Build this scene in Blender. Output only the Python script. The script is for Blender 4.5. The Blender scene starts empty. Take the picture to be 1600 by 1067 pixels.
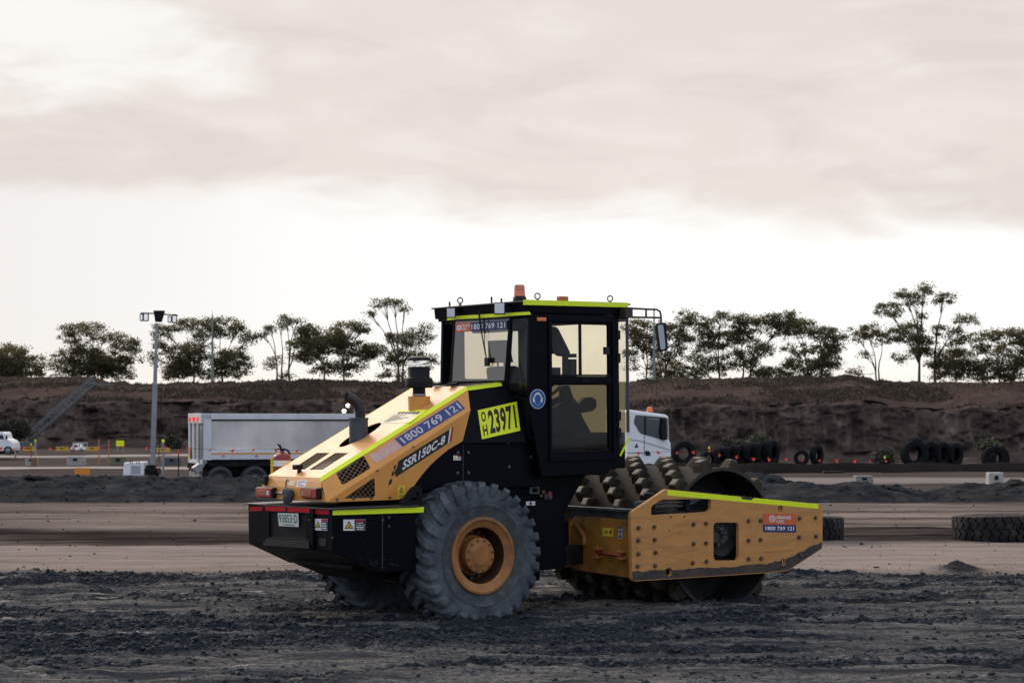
import bpy, bmesh, random
import numpy as np
from math import *
from mathutils import Vector, Matrix
from mathutils.geometry import tessellate_polygon
random.seed(7); RS = np.random.RandomState(11)
SC = bpy.context.scene; COL = SC.collection
R = radians
# ------------------------------------------------------------------ camera
FPX, HY, CH = 3111.0, 660.0, 2.01          # focal length in photo pixels, horizon row, camera height
cd = bpy.data.cameras.new('camera'); cam = bpy.data.objects.new('camera', cd); COL.objects.link(cam)
cam.location = (0, 0, CH); cam.rotation_euler = (R(90), 0, 0)
cd.sensor_width = 36; cd.lens = 36*FPX/1600; cd.shift_y = (HY-533.5)/1600
cd.clip_start = .1; cd.clip_end = 5000
cd.dof.use_dof = True; cd.dof.focus_distance = 20.0; cd.dof.aperture_fstop = 6.5
SC.camera = cam
# ------------------------------------------------------------------ sky, sun, exposure
SUN_AZ, SUN_EL = R(-42), R(24)             # clockwise from +Y, above the horizon
wd = bpy.data.worlds.new('World'); SC.world = wd; wd.use_nodes = True
nt = wd.node_tree; nt.nodes.clear()
def N(t, **k):
    n = nt.nodes.new(t)
    for a, b in k.items(): setattr(n, a, b)
    return n
def L(a, b): nt.links.new(a, b)
def math_(op, a, b=None, c=None, clamp=False):
    n = N('ShaderNodeMath', operation=op); n.use_clamp = clamp
    for i, v in enumerate((a, b, c)):
        if v is None: continue
        if isinstance(v, (int, float)): n.inputs[i].default_value = v
        else: L(v, n.inputs[i])
    return n.outputs[0]
def sstep(v, a, b):
    n = N('ShaderNodeMapRange', interpolation_type='SMOOTHSTEP')
    L(v, n.inputs[0]); n.inputs[1].default_value = a; n.inputs[2].default_value = b
    return n.outputs[0]
def mixc(f, a, b):
    n = N('ShaderNodeMix', data_type='RGBA')
    if isinstance(f, (int, float)): n.inputs[0].default_value = f
    else: L(f, n.inputs[0])
    for i, v in ((6, a), (7, b)):
        if isinstance(v, tuple): n.inputs[i].default_value = (*v, 1)
        else: L(v, n.inputs[i])
    return n.outputs[2]
tc = N('ShaderNodeTexCoord'); sx = N('ShaderNodeSeparateXYZ'); L(tc.outputs['Generated'], sx.inputs[0])
az = math_('ARCTAN2', sx.outputs[0], sx.outputs[1]); el = math_('ARCSINE', sx.outputs[2])
cv = N('ShaderNodeCombineXYZ'); L(math_('MULTIPLY', az, 1.0), cv.inputs[0]); L(math_('MULTIPLY', el, 3.2), cv.inputs[1])
def noise(scale, detail=5, rough=.55, off=0.0, dist=0.0):
    m = N('ShaderNodeMapping'); m.inputs['Location'].default_value = (off, off*.7, off*.3); L(cv.outputs[0], m.inputs[0])
    n = N('ShaderNodeTexNoise'); n.inputs['Scale'].default_value = scale; n.inputs['Detail'].default_value = detail
    n.inputs['Roughness'].default_value = rough; n.inputs['Distortion'].default_value = dist
    L(m.outputs[0], n.inputs['Vector']); return n.outputs[0]
n1, n2, n3 = noise(5, 5, .5, 3.1, .3), noise(16, 5, .5, 8.2, .4), noise(2.2, 3, .5, 1.3)
# lower edge of the cloud deck, falling a little to the right
edge = math_('ADD', math_('MULTIPLY', az, -.028), .100)
edge = math_('ADD', edge, math_('MULTIPLY', math_('SUBTRACT', n1, .5), .05))
edge = math_('ADD', edge, math_('MULTIPLY', math_('SUBTRACT', n2, .5), .035))
deck = sstep(math_('SUBTRACT', el, edge), -.010, .018)
dx = math_('DIVIDE', math_('ADD', az, .235), .085); dy = math_('DIVIDE', math_('SUBTRACT', el, .183), .026)
r2 = math_('ADD', math_('POWER', math_('ABSOLUTE', dx), 2.0), math_('POWER', math_('ABSOLUTE', dy), 2.0))
r2 = math_('ADD', r2, math_('MULTIPLY', math_('SUBTRACT', n2, .5), 5.5))
r2 = math_('ADD', r2, math_('MULTIPLY', math_('SUBTRACT', n1, .5), 3.0))
hole = math_('SUBTRACT', 1.0, sstep(r2, -.2, 1.9))
front = mixc(n3, (.91, .825, .775), (.79, .705, .665))
n4 = noise(9, 6, .6, 5.5, .8)
front = mixc(math_('MULTIPLY', sstep(n2, .42, .70), .45), front, (.95, .885, .845))
front = mixc(math_('MULTIPLY', sstep(n4, .46, .66), .45), front, (.72, .645, .615))
deckc = mixc(math_('MULTIPLY', hole, .85), front, (1.02, 1.0, .97))
clear = mixc(sstep(az, -.30, .0), (.90, .865, .85), (1.08, 1.07, 1.05))
clear = mixc(sstep(el, .045, .0), clear, (1.02, .93, .82))
lo = mixc(deck, clear, deckc)
up = mixc(sstep(el, .30, 1.0), lo, (.52, .53, .57))
# cloud glow added near the hidden sun, outside the frame, to brighten the hood
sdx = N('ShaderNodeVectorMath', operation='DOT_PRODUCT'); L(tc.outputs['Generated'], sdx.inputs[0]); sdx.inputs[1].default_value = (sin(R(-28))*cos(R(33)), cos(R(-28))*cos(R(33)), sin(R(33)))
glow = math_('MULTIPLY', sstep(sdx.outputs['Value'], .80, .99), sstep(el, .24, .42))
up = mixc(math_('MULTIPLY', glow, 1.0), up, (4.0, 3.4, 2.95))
# away from the sunrise side the cloud is dimmer and bluer
back = sstep(math_('MULTIPLY', sx.outputs[1], -1.0), -.85, .10)
backc = mixc(sstep(el, .0, .8), (.60, .68, .86), (.82, .88, 1.02))
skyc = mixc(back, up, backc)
sky = N('ShaderNodeTexSky'); sky.sky_type = 'NISHITA'; sky.sun_disc = False
sky.sun_elevation = SUN_EL; sky.sun_rotation = SUN_AZ
b1 = N('ShaderNodeBackground'); L(sky.outputs[0], b1.inputs[0]); b1.inputs[1].default_value = .06
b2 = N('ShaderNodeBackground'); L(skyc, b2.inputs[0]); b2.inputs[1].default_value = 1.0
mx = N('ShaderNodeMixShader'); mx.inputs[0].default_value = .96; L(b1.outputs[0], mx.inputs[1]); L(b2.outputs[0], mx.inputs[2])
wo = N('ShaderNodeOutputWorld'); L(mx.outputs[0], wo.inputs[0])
sd = bpy.data.lights.new('sun', 'SUN'); so = bpy.data.objects.new('sun', sd); COL.objects.link(so)
sd.energy = 1.5; sd.angle = R(10); sd.color = (1, .86, .70)
sv = Vector((sin(SUN_AZ)*cos(SUN_EL), cos(SUN_AZ)*cos(SUN_EL), sin(SUN_EL)))
so.rotation_euler = sv.to_track_quat('Z', 'Y').to_euler(); so.location = sv*50
SC.view_settings.view_transform = 'Standard'; SC.view_settings.look = 'None'
SC.view_settings.exposure = 0.0; SC.view_settings.gamma = 1; SC.view_settings.use_curve_mapping = False
SC.cycles.max_bounces = 8; SC.cycles.transparent_max_bounces = 16

# ------------------------------------------------------------------ helpers
def tag(o, label=None, cat=None, group=None, kind=None):
    if label: o['label'] = label
    if cat: o['category'] = cat
    if group: o['group'] = group
    if kind: o['kind'] = kind
    return o
def empty(name, loc=(0, 0, 0), rz=0, mat=None):
    o = bpy.data.objects.new(name, None); COL.objects.link(o); o.empty_display_size = .2
    if mat is not None: o.matrix_world = mat
    else: o.location = loc; o.rotation_euler = (0, 0, rz)
    return o
def copy_tree(o, parent=None):
    c = o.copy(); COL.objects.link(c); c.parent = parent
    if parent is not None: c.matrix_parent_inverse = o.matrix_parent_inverse.copy()
    for ch in list(o.children): copy_tree(ch, c)
    return c
def at(x, y, Y):                                   # photo pixel at depth Y -> world point
    return Vector(((x-800)/FPX*Y, Y, CH-(y-HY)/FPX*Y))
def M_(name, col, rough=.6, metal=0.0, var=.0, vscale=4, col2=None, bump=0.0, bscale=30, spec=.5,
       dust=0.0, dustc=(.12, .10, .085), dscale=3, coat=0.0, emit=None, estr=0.0, stretch=None, rvar=0.0):
    m = bpy.data.materials.new(name); m.use_nodes = True; t = m.node_tree; b = t.nodes['Principled BSDF']
    b.inputs['Roughness'].default_value = rough; b.inputs['Metallic'].default_value = metal
    b.inputs['Specular IOR Level'].default_value = spec; b.inputs['Coat Weight'].default_value = coat
    b.inputs['Coat Roughness'].default_value = .25
    b.inputs['Base Color'].default_value = (*col, 1)
    if emit: b.inputs['Emission Color'].default_value = (*emit, 1); b.inputs['Emission Strength'].default_value = estr
    tcn = t.nodes.new('ShaderNodeTexCoord'); mp = t.nodes.new('ShaderNodeMapping'); t.links.new(tcn.outputs['Object'], mp.inputs[0])
    if stretch: mp.inputs['Scale'].default_value = stretch
    def nz(s, d=6, ro=.6):
        n = t.nodes.new('ShaderNodeTexNoise'); n.inputs['Scale'].default_value = s; n.inputs['Detail'].default_value = d
        n.inputs['Roughness'].default_value = ro; t.links.new(mp.outputs[0], n.inputs['Vector']); return n.outputs[0]
    def mix(f, a, b_):
        n = t.nodes.new('ShaderNodeMix'); n.data_type = 'RGBA'; t.links.new(f, n.inputs[0])
        for i, v in ((6, a), (7, b_)):
            if isinstance(v, tuple): n.inputs[i].default_value = (*v, 1)
            else: t.links.new(v, n.inputs[i])
        return n.outputs[2]
    def rng(f, a, b_, c=0, d=1):
        n = t.nodes.new('ShaderNodeMapRange'); t.links.new(f, n.inputs[0])
        for i, v in enumerate((a, b_, c, d)): n.inputs[i+1].default_value = v
        return n.outputs[0]
    cur = col
    if var > 0:
        c2 = col2 or tuple(max(0, c*(1-var)) for c in col)
        cur = mix(rng(nz(vscale), .35, .65), col, c2)
    if dust > 0:
        cur = mix(rng(nz(dscale, 8, .7), .62-.3*dust, .80-.25*dust, 0, min(1, .35+dust*.6)), cur, dustc)
    if not isinstance(cur, tuple): t.links.new(cur, b.inputs['Base Color'])
    if rvar: t.links.new(rng(nz(vscale*3), .3, .7, rough-rvar, rough+rvar), b.inputs['Roughness'])
    if bump > 0:
        bp = t.nodes.new('ShaderNodeBump'); bp.inputs['Strength'].default_value = bump; bp.inputs['Distance'].default_value = .02
        t.links.new(nz(bscale), bp.inputs['Height']); t.links.new(bp.outputs[0], b.inputs['Normal'])
    return m
def glass(name, tint, refl=.06, rough=.03):
    tint = tuple(c**.5 for c in tint)
    m = bpy.data.materials.new(name); m.use_nodes = True; t = m.node_tree; t.nodes.clear()
    tr = t.nodes.new('ShaderNodeBsdfTransparent'); tr.inputs[0].default_value = (*tint, 1)
    gl = t.nodes.new('ShaderNodeBsdfGlossy'); gl.inputs['Roughness'].default_value = rough
    fr = t.nodes.new('ShaderNodeLayerWeight'); fr.inputs[0].default_value = .30
    mr = t.nodes.new('ShaderNodeMapRange'); pw = t.nodes.new('ShaderNodeMath'); pw.operation = 'POWER'; t.links.new(fr.outputs['Facing'], pw.inputs[0]); pw.inputs[1].default_value = 4.0
    fr.inputs[0].default_value = .5; t.links.new(pw.outputs[0], mr.inputs[0]); mr.inputs[3].default_value = refl; mr.inputs[4].default_value = .7
    nz = t.nodes.new('ShaderNodeTexNoise'); nz.inputs['Scale'].default_value = 3
    mx = t.nodes.new('ShaderNodeMixShader'); t.links.new(mr.outputs[0], mx.inputs[0]); t.links.new(tr.outputs[0], mx.inputs[1]); t.links.new(gl.outputs[0], mx.inputs[2])
    df = t.nodes.new('ShaderNodeBsdfDiffuse'); df.inputs[0].default_value = (.25, .22, .18, 1)
    m2 = t.nodes.new('ShaderNodeMixShader'); r = t.nodes.new('ShaderNodeMapRange'); t.links.new(nz.outputs[0], r.inputs[0]); r.inputs[1].default_value = .4; r.inputs[2].default_value = .8; r.inputs[4].default_value = .025
    t.links.new(r.outputs[0], m2.inputs[0]); t.links.new(mx.outputs[0], m2.inputs[1]); t.links.new(df.outputs[0], m2.inputs[2])
    o = t.nodes.new('ShaderNodeOutputMaterial'); t.links.new(m2.outputs[0], o.inputs[0]); return m
V3 = Vector
class MB:
    def __init__(s): s.v = []; s.f = []; s.mi = []
    def add(s, vs, fs, m=0):
        b = len(s.v); s.v += [tuple(p) for p in vs]; s.f += [tuple(b+i for i in f) for f in fs]; s.mi += [m]*len(fs); return s
    def poly(s, pts, m=0): return s.add(pts, [tuple(range(len(pts)))], m)
    def box(s, a, b, m=0):
        x0, y0, z0 = a; x1, y1, z1 = b
        return s.add([(x0,y0,z0),(x1,y0,z0),(x1,y1,z0),(x0,y1,z0),(x0,y0,z1),(x1,y0,z1),(x1,y1,z1),(x0,y1,z1)],
                     [(0,3,2,1),(4,5,6,7),(0,1,5,4),(1,2,6,5),(2,3,7,6),(3,0,4,7)], m)
    def hexa(s, lo, hi, m=0):
        n = len(lo); fs = [tuple(range(n))[::-1], tuple(range(n, 2*n))]+[(i, (i+1) % n, n+(i+1) % n, n+i) for i in range(n)]
        return s.add(list(lo)+list(hi), fs, m)
    def extr(s, pts, vec, m=0):
        vec = V3(vec); pts = [V3(p) for p in pts]; return s.hexa(pts, [p+vec for p in pts], m)
    def holes(s, outer, holes, vec, m=0):
        vec = V3(vec); loops = [[V3(p) for p in outer]]+[[V3(p) for p in h] for h in holes]
        flat = [p for l in loops for p in l]; n = len(flat)
        tri = tessellate_polygon(loops)
        fs = [tuple(t) for t in tri]+[tuple(i+n for i in t[::-1]) for t in tri]
        o = 0
        for l in loops:
            k = len(l); fs += [(o+i, o+(i+1) % k, n+o+(i+1) % k, n+o+i) for i in range(k)]; o += k
        return s.add(flat+[p+vec for p in flat], fs, m)
    def tube(s, path, r, n=8, m=0, cap=True):
        path = [V3(p) for p in path]; rs = r if isinstance(r, (list, tuple)) else [r]*len(path)
        vs = []; fs = []; up = None
        for i, p in enumerate(path):
            d = (path[min(i+1, len(path)-1)]-path[max(i-1, 0)]).normalized()
            if up is None: up = d.orthogonal().normalized()
            up = (up-d*up.dot(d)); up = up.normalized() if up.length > 1e-6 else d.orthogonal().normalized()
            q = d.cross(up)
            vs += [p+(up*cos(2*pi*k/n)+q*sin(2*pi*k/n))*rs[i] for k in range(n)]
        for i in range(len(path)-1):
            fs += [(i*n+k, i*n+(k+1) % n, (i+1)*n+(k+1) % n, (i+1)*n+k) for k in range(n)]
        if cap: fs += [tuple(range(n))[::-1], tuple((len(path)-1)*n+k for k in range(n))]
        return s.add(vs, fs, m)
    def lathe(s, prof, o, ax, n=24, m=0, closed=False):
        o = V3(o); ax = V3(ax).normalized(); e = ax.orthogonal().normalized(); q = ax.cross(e)
        vs = []; fs = []
        for (r, h) in prof: vs += [o+ax*h+(e*cos(2*pi*k/n)+q*sin(2*pi*k/n))*r for k in range(n)]
        P = len(prof)
        for i in range(P if closed else P-1):
            j = (i+1) % P
            fs += [(i*n+k, i*n+(k+1) % n, j*n+(k+1) % n, j*n+k) for k in range(n)]
        return s.add(vs, fs, m)
    def ring(s, c, ax, R_, r, n=20, m=0):
        c = V3(c); ax = V3(ax).normalized(); return s.lathe([(R_+r*cos(a), r*sin(a)) for a in [2*pi*i/8 for i in range(8)]], c, ax, n, m, True)
    def bolt(s, prof, c, ax, n, name, mat, parent, bits=[]):
        m_ = MB(); m_.lathe(prof, c, ax, n); return m_.build(name, mat, parent)
    def build(s, name, mats, parent=None, smooth=None, bevel=0.0, seg=2):
        me = bpy.data.meshes.new(name); me.from_pydata(s.v, [], s.f)
        if not isinstance(mats, (list, tuple)): mats = [mats]
        for m in mats: me.materials.append(m)
        if len(mats) > 1: me.polygons.foreach_set('material_index', s.mi)
        bm = bmesh.new(); bm.from_mesh(me); bmesh.ops.recalc_face_normals(bm, faces=bm.faces); bm.to_mesh(me); bm.free()
        if smooth: me.polygons.foreach_set('use_smooth', [True]*len(me.polygons)); me.set_sharp_from_angle(angle=R(smooth))
        o = bpy.data.objects.new(name, me); COL.objects.link(o); o.parent = parent
        if bevel > 0:
            b = o.modifiers.new('bevel', 'BEVEL'); b.width = bevel; b.segments = seg; b.limit_method = 'ANGLE'; b.angle_limit = R(35); b.harden_normals = False
        return o
_tx = {}
def text_mesh(s, bold=0.0):
    if (s, bold) in _tx: return _tx[(s, bold)]
    c = bpy.data.curves.new('t', 'FONT'); c.body = s; c.offset = bold; c.resolution_u = 3; c.space_character = 1.0+bold*2
    o = bpy.data.objects.new('t', c); COL.objects.link(o); bpy.context.view_layer.update()
    me = bpy.data.meshes.new_from_object(o.evaluated_get(bpy.context.evaluated_depsgraph_get()))
    vs = np.array([v.co[:2] for v in me.vertices]); lo, hi = vs.min(0), vs.max(0)
    vs = (vs-lo)/(hi-lo); fs = [tuple(p.vertices) for p in me.polygons]
    bpy.data.objects.remove(o); bpy.data.meshes.remove(me); _tx[(s, bold)] = (vs, fs); return vs, fs
def fbm(x, y, seed=0, octv=5, gain=.5, lac=2.03):
    out = np.zeros_like(x, dtype=float); amp = 1.0
    rs = np.random.RandomState(seed)
    for o in range(octv):
        T = rs.rand(256, 256)*2-1
        xi = np.floor(x).astype(int); yi = np.floor(y).astype(int); fx = x-xi; fy = y-yi
        fx = fx*fx*(3-2*fx); fy = fy*fy*(3-2*fy)
        g = lambda a, b: T[a & 255, b & 255]
        out += amp*((g(xi, yi)*(1-fx)+g(xi+1, yi)*fx)*(1-fy)+(g(xi, yi+1)*(1-fx)+g(xi+1, yi+1)*fx)*fy)
        x = x*lac+17.3; y = y*lac+9.1; amp *= gain
    return out
def npmesh(name, v, f, mats, smooth=False, attrs=None, parent=None, mi=None):
    v = np.asarray(v, dtype=np.float32).reshape(-1, 3); f = np.asarray(f, dtype=np.int32); k = f.shape[1]
    me = bpy.data.meshes.new(name); me.vertices.add(len(v)); me.vertices.foreach_set('co', v.ravel())
    me.loops.add(f.size); me.loops.foreach_set('vertex_index', f.ravel())
    me.polygons.add(len(f)); me.polygons.foreach_set('loop_start', np.arange(0, f.size, k, dtype=np.int32))
    me.polygons.foreach_set('loop_total', np.full(len(f), k, dtype=np.int32))
    if smooth: me.polygons.foreach_set('use_smooth', np.ones(len(f), bool))
    for m in (mats if isinstance(mats, (list, tuple)) else [mats]): me.materials.append(m)
    if mi is not None: me.polygons.foreach_set('material_index', mi)
    me.update(calc_edges=True)
    for an, av in (attrs or {}).items():
        a = me.attributes.new(an, 'FLOAT', 'POINT'); a.data.foreach_set('value', np.asarray(av, dtype=np.float32).ravel())
    o = bpy.data.objects.new(name, me); COL.objects.link(o); o.parent = parent; return o
def sm(a, b, x): t = np.clip((x-a)/(b-a), 0, 1); return t*t*(3-2*t)
#@@SECTION materials
YEL = M_('ochre_paint', (.72, .305, .048), .38, var=.10, vscale=3, dust=.15, dustc=(.38, .18, .05), dscale=2.5, bump=.03, bscale=60, spec=.35, coat=.45, rvar=.06)
_b = YEL.node_tree.nodes['Principled BSDF']; _b.inputs['Sheen Weight'].default_value = .55; _b.inputs['Sheen Roughness'].default_value = .35; _b.inputs['Sheen Tint'].default_value = (1, .86, .76, 1)
PLT = M_('scratched_ochre_plate', (.60, .285, .085), .55, var=.20, vscale=5, spec=.3, dust=.45, dustc=(.36, .185, .075), dscale=4, bump=.06, bscale=40, stretch=(.6, 1, 3))
WORN = M_('worn_mud_steel', (.055, .045, .04), .75, var=.5, vscale=14, dust=.5, dustc=(.12, .07, .035), bump=.3, bscale=50)
BLK = M_('black_paint', (.0026, .0034, .0062), .38, dust=.15, dustc=(.010, .012, .017), dscale=3, bump=.02, bscale=50, spec=.07, rvar=.08)
DRK = M_('dark_metal', (.010, .011, .014), .65,spec=.15, var=.4, vscale=9, dust=.4, dustc=(.05, .047, .045))
BLKP = M_('dark_plastic', (.007, .007, .008), .5, spec=.25)
GRY = M_('grey_steel', (.10, .115, .13), .5, metal=.3, var=.35, vscale=12, dust=.3, dustc=(.10, .07, .05))
BOLT = M_('bolt_steel', (.16, .11, .07), .5, metal=.4, var=.5, vscale=40)
RUB = M_('dusty_tyre_rubber', (.021, .027, .035), .75, var=.35, vscale=4, col2=(.048, .060, .076), dust=.75, dustc=(.10, .115, .13), dscale=5, bump=.15, bscale=45)
RUBD = M_('dark_tyre_rubber', (.014, .015, .018), .85, spec=.03, var=.4, vscale=3, dust=.35, dustc=(.04, .038, .038))
RIM = M_('ochre_wheel_paint', (.40, .17, .050), .5, spec=.3, var=.3, vscale=8, dust=.45, dustc=(.16, .095, .055), dscale=6)
CHART = M_('yellow_green_tape', (.82, .97, .005), .35, var=.05, vscale=9)
REDT = M_('red_tape', (.50, .008, .014), .4, spec=.15, var=.15, vscale=20)
WHT = M_('white_print', (.75, .75, .75), .5)
CRM = M_('cream_label', (.72, .68, .48), .5, var=.1, vscale=30)
SIGNY = M_('sign_yellow', (.80, .86, .0), .45)
LABY = M_('label_yellow', (.72, .52, .04), .5)
INK = M_('black_print', (.008, .008, .010), .6)
NAVY = M_('navy_print', (.012, .028, .115), .5)
BLUF = M_('faded_blue_print', (.030, .055, .22), .5, var=.35, vscale=9)
ORNG = M_('orange_print', (.62, .12, .035), .5)
PINK = M_('faded_pink_print', (.60, .25, .20), .6, var=.6, vscale=14, col2=(.62, .42, .36), dust=.4, dustc=(.38, .28, .2), dscale=25)
SBLU = M_('sign_blue', (.010, .095, .33), .45)
REDP = M_('red_paint', (.24, .025, .02), .4, var=.2, vscale=8)
REDL = M_('red_lens', (.42, .035, .02), .2, coat=.5)
AMB = M_('amber_lens', (.80, .16, .03), .2, coat=.5)
AMBL = M_('orange_lamp_lens', (.42, .12, .05), .25, coat=.4)
CLR = M_('clear_lens', (.72, .73, .76), .3, coat=.3)
CHR = M_('worn_chrome', (.35, .34, .33), .3, metal=.8)
PIPE = M_('sooty_pipe', (.05, .045, .045), .55, metal=.4, var=.4, vscale=15)
RUST = M_('rusty_tube', (.05, .03, .025), .6, var=.3, vscale=20)
DRUMM = M_('muddy_drum_steel', (.050, .042, .035), .8, spec=.06, var=.4, vscale=4, col2=(.040, .037, .036), dust=.4, dustc=(.075, .058, .034), dscale=5, bump=.25, bscale=25)
PADM = M_('muddy_pad_steel', (.042, .034, .024), .7, spec=.15, var=.5, vscale=7, dust=.4, dustc=(.10, .078, .038), dscale=6, bump=.25, bscale=30)
MUD = M_('clinging_mud', (.035, .035, .038), .9, var=.5, vscale=30, bump=.6, bscale=40)
GLS = glass('tinted_cab_glass', (.85, .81, .71), .015)
GLS2 = glass('clear_bowl_glass', (.80, .80, .80), .08)
SEAT = M_('seat_cloth', (.022, .022, .024), .8)
CONC = M_('pale_concrete', (.34, .33, .30), .85, var=.3, vscale=2, dust=.3)
WPT = M_('white_vehicle_paint', (.80, .82, .84), .35, var=.08, vscale=1, coat=.3)
ALU = M_('brushed_aluminium', (.86, .82, .78), .42, metal=.0, var=.45, vscale=.40, bump=.02, bscale=8, stretch=(1, 1, .6), rvar=.08)
ALUP = M_('pale_aluminium', (.70, .71, .74), .45, metal=.1, var=.15, vscale=2)
GALV = M_('galvanised_steel', (.30, .32, .33), .5, metal=.5, var=.2, vscale=2)
DGLS = M_('dark_window_glass', (.012, .02, .024), .08, spec=.8)
YBLK = M_('yellow_painted_block', (.50, .30, .03), .7, var=.25, vscale=2)
#@@SECTION ground
def terrain(X, Y):
    a = X/np.maximum(Y, 1.0)
    rt = sm(-.12, .0, a)
    far = -.85+(Y-110)/90*(.35*(1-rt)+(-1.15)*rt)
    z = np.interp(Y, [0, 53, 75, 110], [0, 0, -.62, -.85])
    z = np.where(Y > 110, np.clip(far, -2.3, 0), z)
    z = z+.16*sm(34.0, 36.0, Y+.4*np.sin(X*.25))*(1-sm(44, 56, Y))
    return z
def rutnoise(X, Y):
    # passes of wheels run across the picture, slightly askew
    yy = Y-.10*X; 
    big = fbm(X*.22, yy*1.1, 3, 4)
    mid = fbm(X*.55+5, yy*3.6, 5, 5)
    return big, mid
def mudmask(X, Y):
    big, mid = rutnoise(X, Y)
    edge = 26.9-.10*(X+8)*np.clip((-X)/8, 0, 1)+.35*fbm(X*.8, Y*.2, 9, 3)
    near = 1-sm(-.35, .35, Y-edge)
    # darker broad bands of churned clods
    b = np.zeros_like(X)
    for (y0, sl, w, s) in ((18.4, .30, .75, 1.0), (19.9, .10, .55, .9), (24.9, .10, .9, .8), (22.3, .05, .6, .5), (26.3, -.02, .5, .8), (16.2, .15, .5, .6), (21.2, .0, .5, .55)):
        b = np.maximum(b, s*np.exp(-((Y-(y0+sl*X*.5+.35*big))/w)**2))
    m = np.clip(-.03+.62*b+.55*big+.75*mid, 0, 1)
    return m*near, near
ys = [-15.0, -5, 2, 7, 10, 11.5]
y = 12.5
while y < 700: ys.append(y); y += .034 if y < 21 else (.045 if y < 27.5 else .045+(y-27.5)*.018)
ys += [900, 1400, 2500]
ys = np.array(ys); NX = 520
s_ = np.concatenate([[-40, -6, -2, -1.3], np.linspace(-1, 1, NX), [1.3, 2, 6, 40]]); hw = 7.6*np.maximum(1, ys/23.0)
hw = np.where(ys > 60, hw*(1+(ys-60)/200), hw)
GX = s_[None, :]*hw[:, None]; GY = np.repeat(ys[:, None], NX+8, 1)
mud, near = mudmask(GX, GY)
Z = terrain(GX, GY)
fine = fbm(GX*6, GY*7, 21, 4, .6); clod = np.clip(fbm(GX*9, GY*11, 23, 3, .6), -.1, 1.2)
tracks = fbm(GX*.7+3, (GY-.10*GX)*5.0, 31, 3)
fadeN = 1-sm(26, 32, GY)
Z += near*fadeN*(.035*fbm(GX*.9, GY*1.3, 27, 3)+.030*tracks+mud*(.045*clod+.02*fine)+.008*fine)
def squeeze(cx, cy, dx_, dy_, L_, w_, h_):
    global Z
    t_ = ((GX-cx)*dx_+(GY-cy)*dy_); q_ = -(GX-cx)*dy_+(GY-cy)*dx_
    Z += h_*np.exp(-np.maximum(np.abs(t_)-L_, 0)**2/.02)*np.exp(-(q_/w_)**2)*(1+.8*clod+.5*fine)
    Z_m = np.exp(-np.maximum(np.abs(t_)-L_*1.2, 0)**2/.05)*np.exp(-(q_/(w_*2.2))**2)
    return Z_m
sq = squeeze(-.20, 19.92, cos(R(37)), sin(R(37)), .40, .13, .045)
sq = np.maximum(sq, squeeze(-1.55, 21.55, cos(R(37)), sin(R(37)), .35, .14, .035))
sq = np.maximum(sq, squeeze(2.27, 21.95, cos(R(37)), sin(R(37)), .38, .12, .035))
mud = np.maximum(mud, sq*.9)
midz = sm(26, 28, GY)*(1-sm(60, 75, GY))
Z += midz*(.03*fbm(GX*.25, GY*1.2, 41, 4)+.012*fbm(GX*1.5, GY*3, 43, 3))
# rut step between the two pale lanes
Z -= .07*np.exp(-((GY-33.9-.3*np.sin(GX*.3))/.55)**2)
# little heap of spoil
Z += .085*np.exp(-(((GX-6.15)/.20)**2+((GY-27.4)/.25)**2))*(1+.5*fine+.3*clod)
Z += sm(60, 80, GY)*.10*fbm(GX*.08, GY*.08, 51, 4)
# colour zones, 0..1 each
tan = np.zeros_like(Z)
tan = np.maximum(tan, sm(26.2, 27.5, GY)*(1-sm(32.4, 33.6, GY)))
brown = sm(33.0, 33.9, GY)*(1-sm(45, 47, GY))
tan = np.clip(tan+brown*(.38+.5*fbm(GX*.15, GY*1.4, 61, 4)), 0, 1)
tan *= 1-.98*np.exp(-(np.maximum(np.abs(GY-34.7)-.5, 0)/.30)**2)*(.75+.2*np.sin(GX*.9))
tan *= 1-.6*np.exp(-((GY-38.3-.02*GX)/.5)**2)-.35*np.exp(-((GY-41.5+.03*GX)/.4)**2)
rut_shade = np.exp(-(np.maximum(np.abs(GY-34.7-.25*np.sin(GX*.4)-.2*fbm(GX*.5, GY*0+3, 62, 3))-.45, 0)/.28)**2)  # dark band: shade of the step put into the ground colour
heap = np.exp(-(((GX-6.15)/.30)**2+((GY-27.3)/.40)**2)); tan *= 1-.95*np.clip(heap*1.5, 0, 1); mud = np.maximum(mud, np.clip(heap*1.5, 0, 1)*.8)
a_ = GX/np.maximum(GY, 1)
lroad = (np.exp(-((GY-160)/3.0)**2)+np.exp(-((GY-125)/1.6)**2))*(1-sm(-.10, -.06, a_))
rroad = sm(88, 90, GY)*(1-sm(104, 107, GY))*sm(.02, .06, a_)
pale = np.clip(lroad*1.3+rroad*.42, 0, 1)
idx = np.arange(GX.size).reshape(GX.shape)
F4 = np.stack([idx[:-1, :-1], idx[:-1, 1:], idx[1:, 1:], idx[1:, :-1]], -1).reshape(-1, 4)
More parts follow.
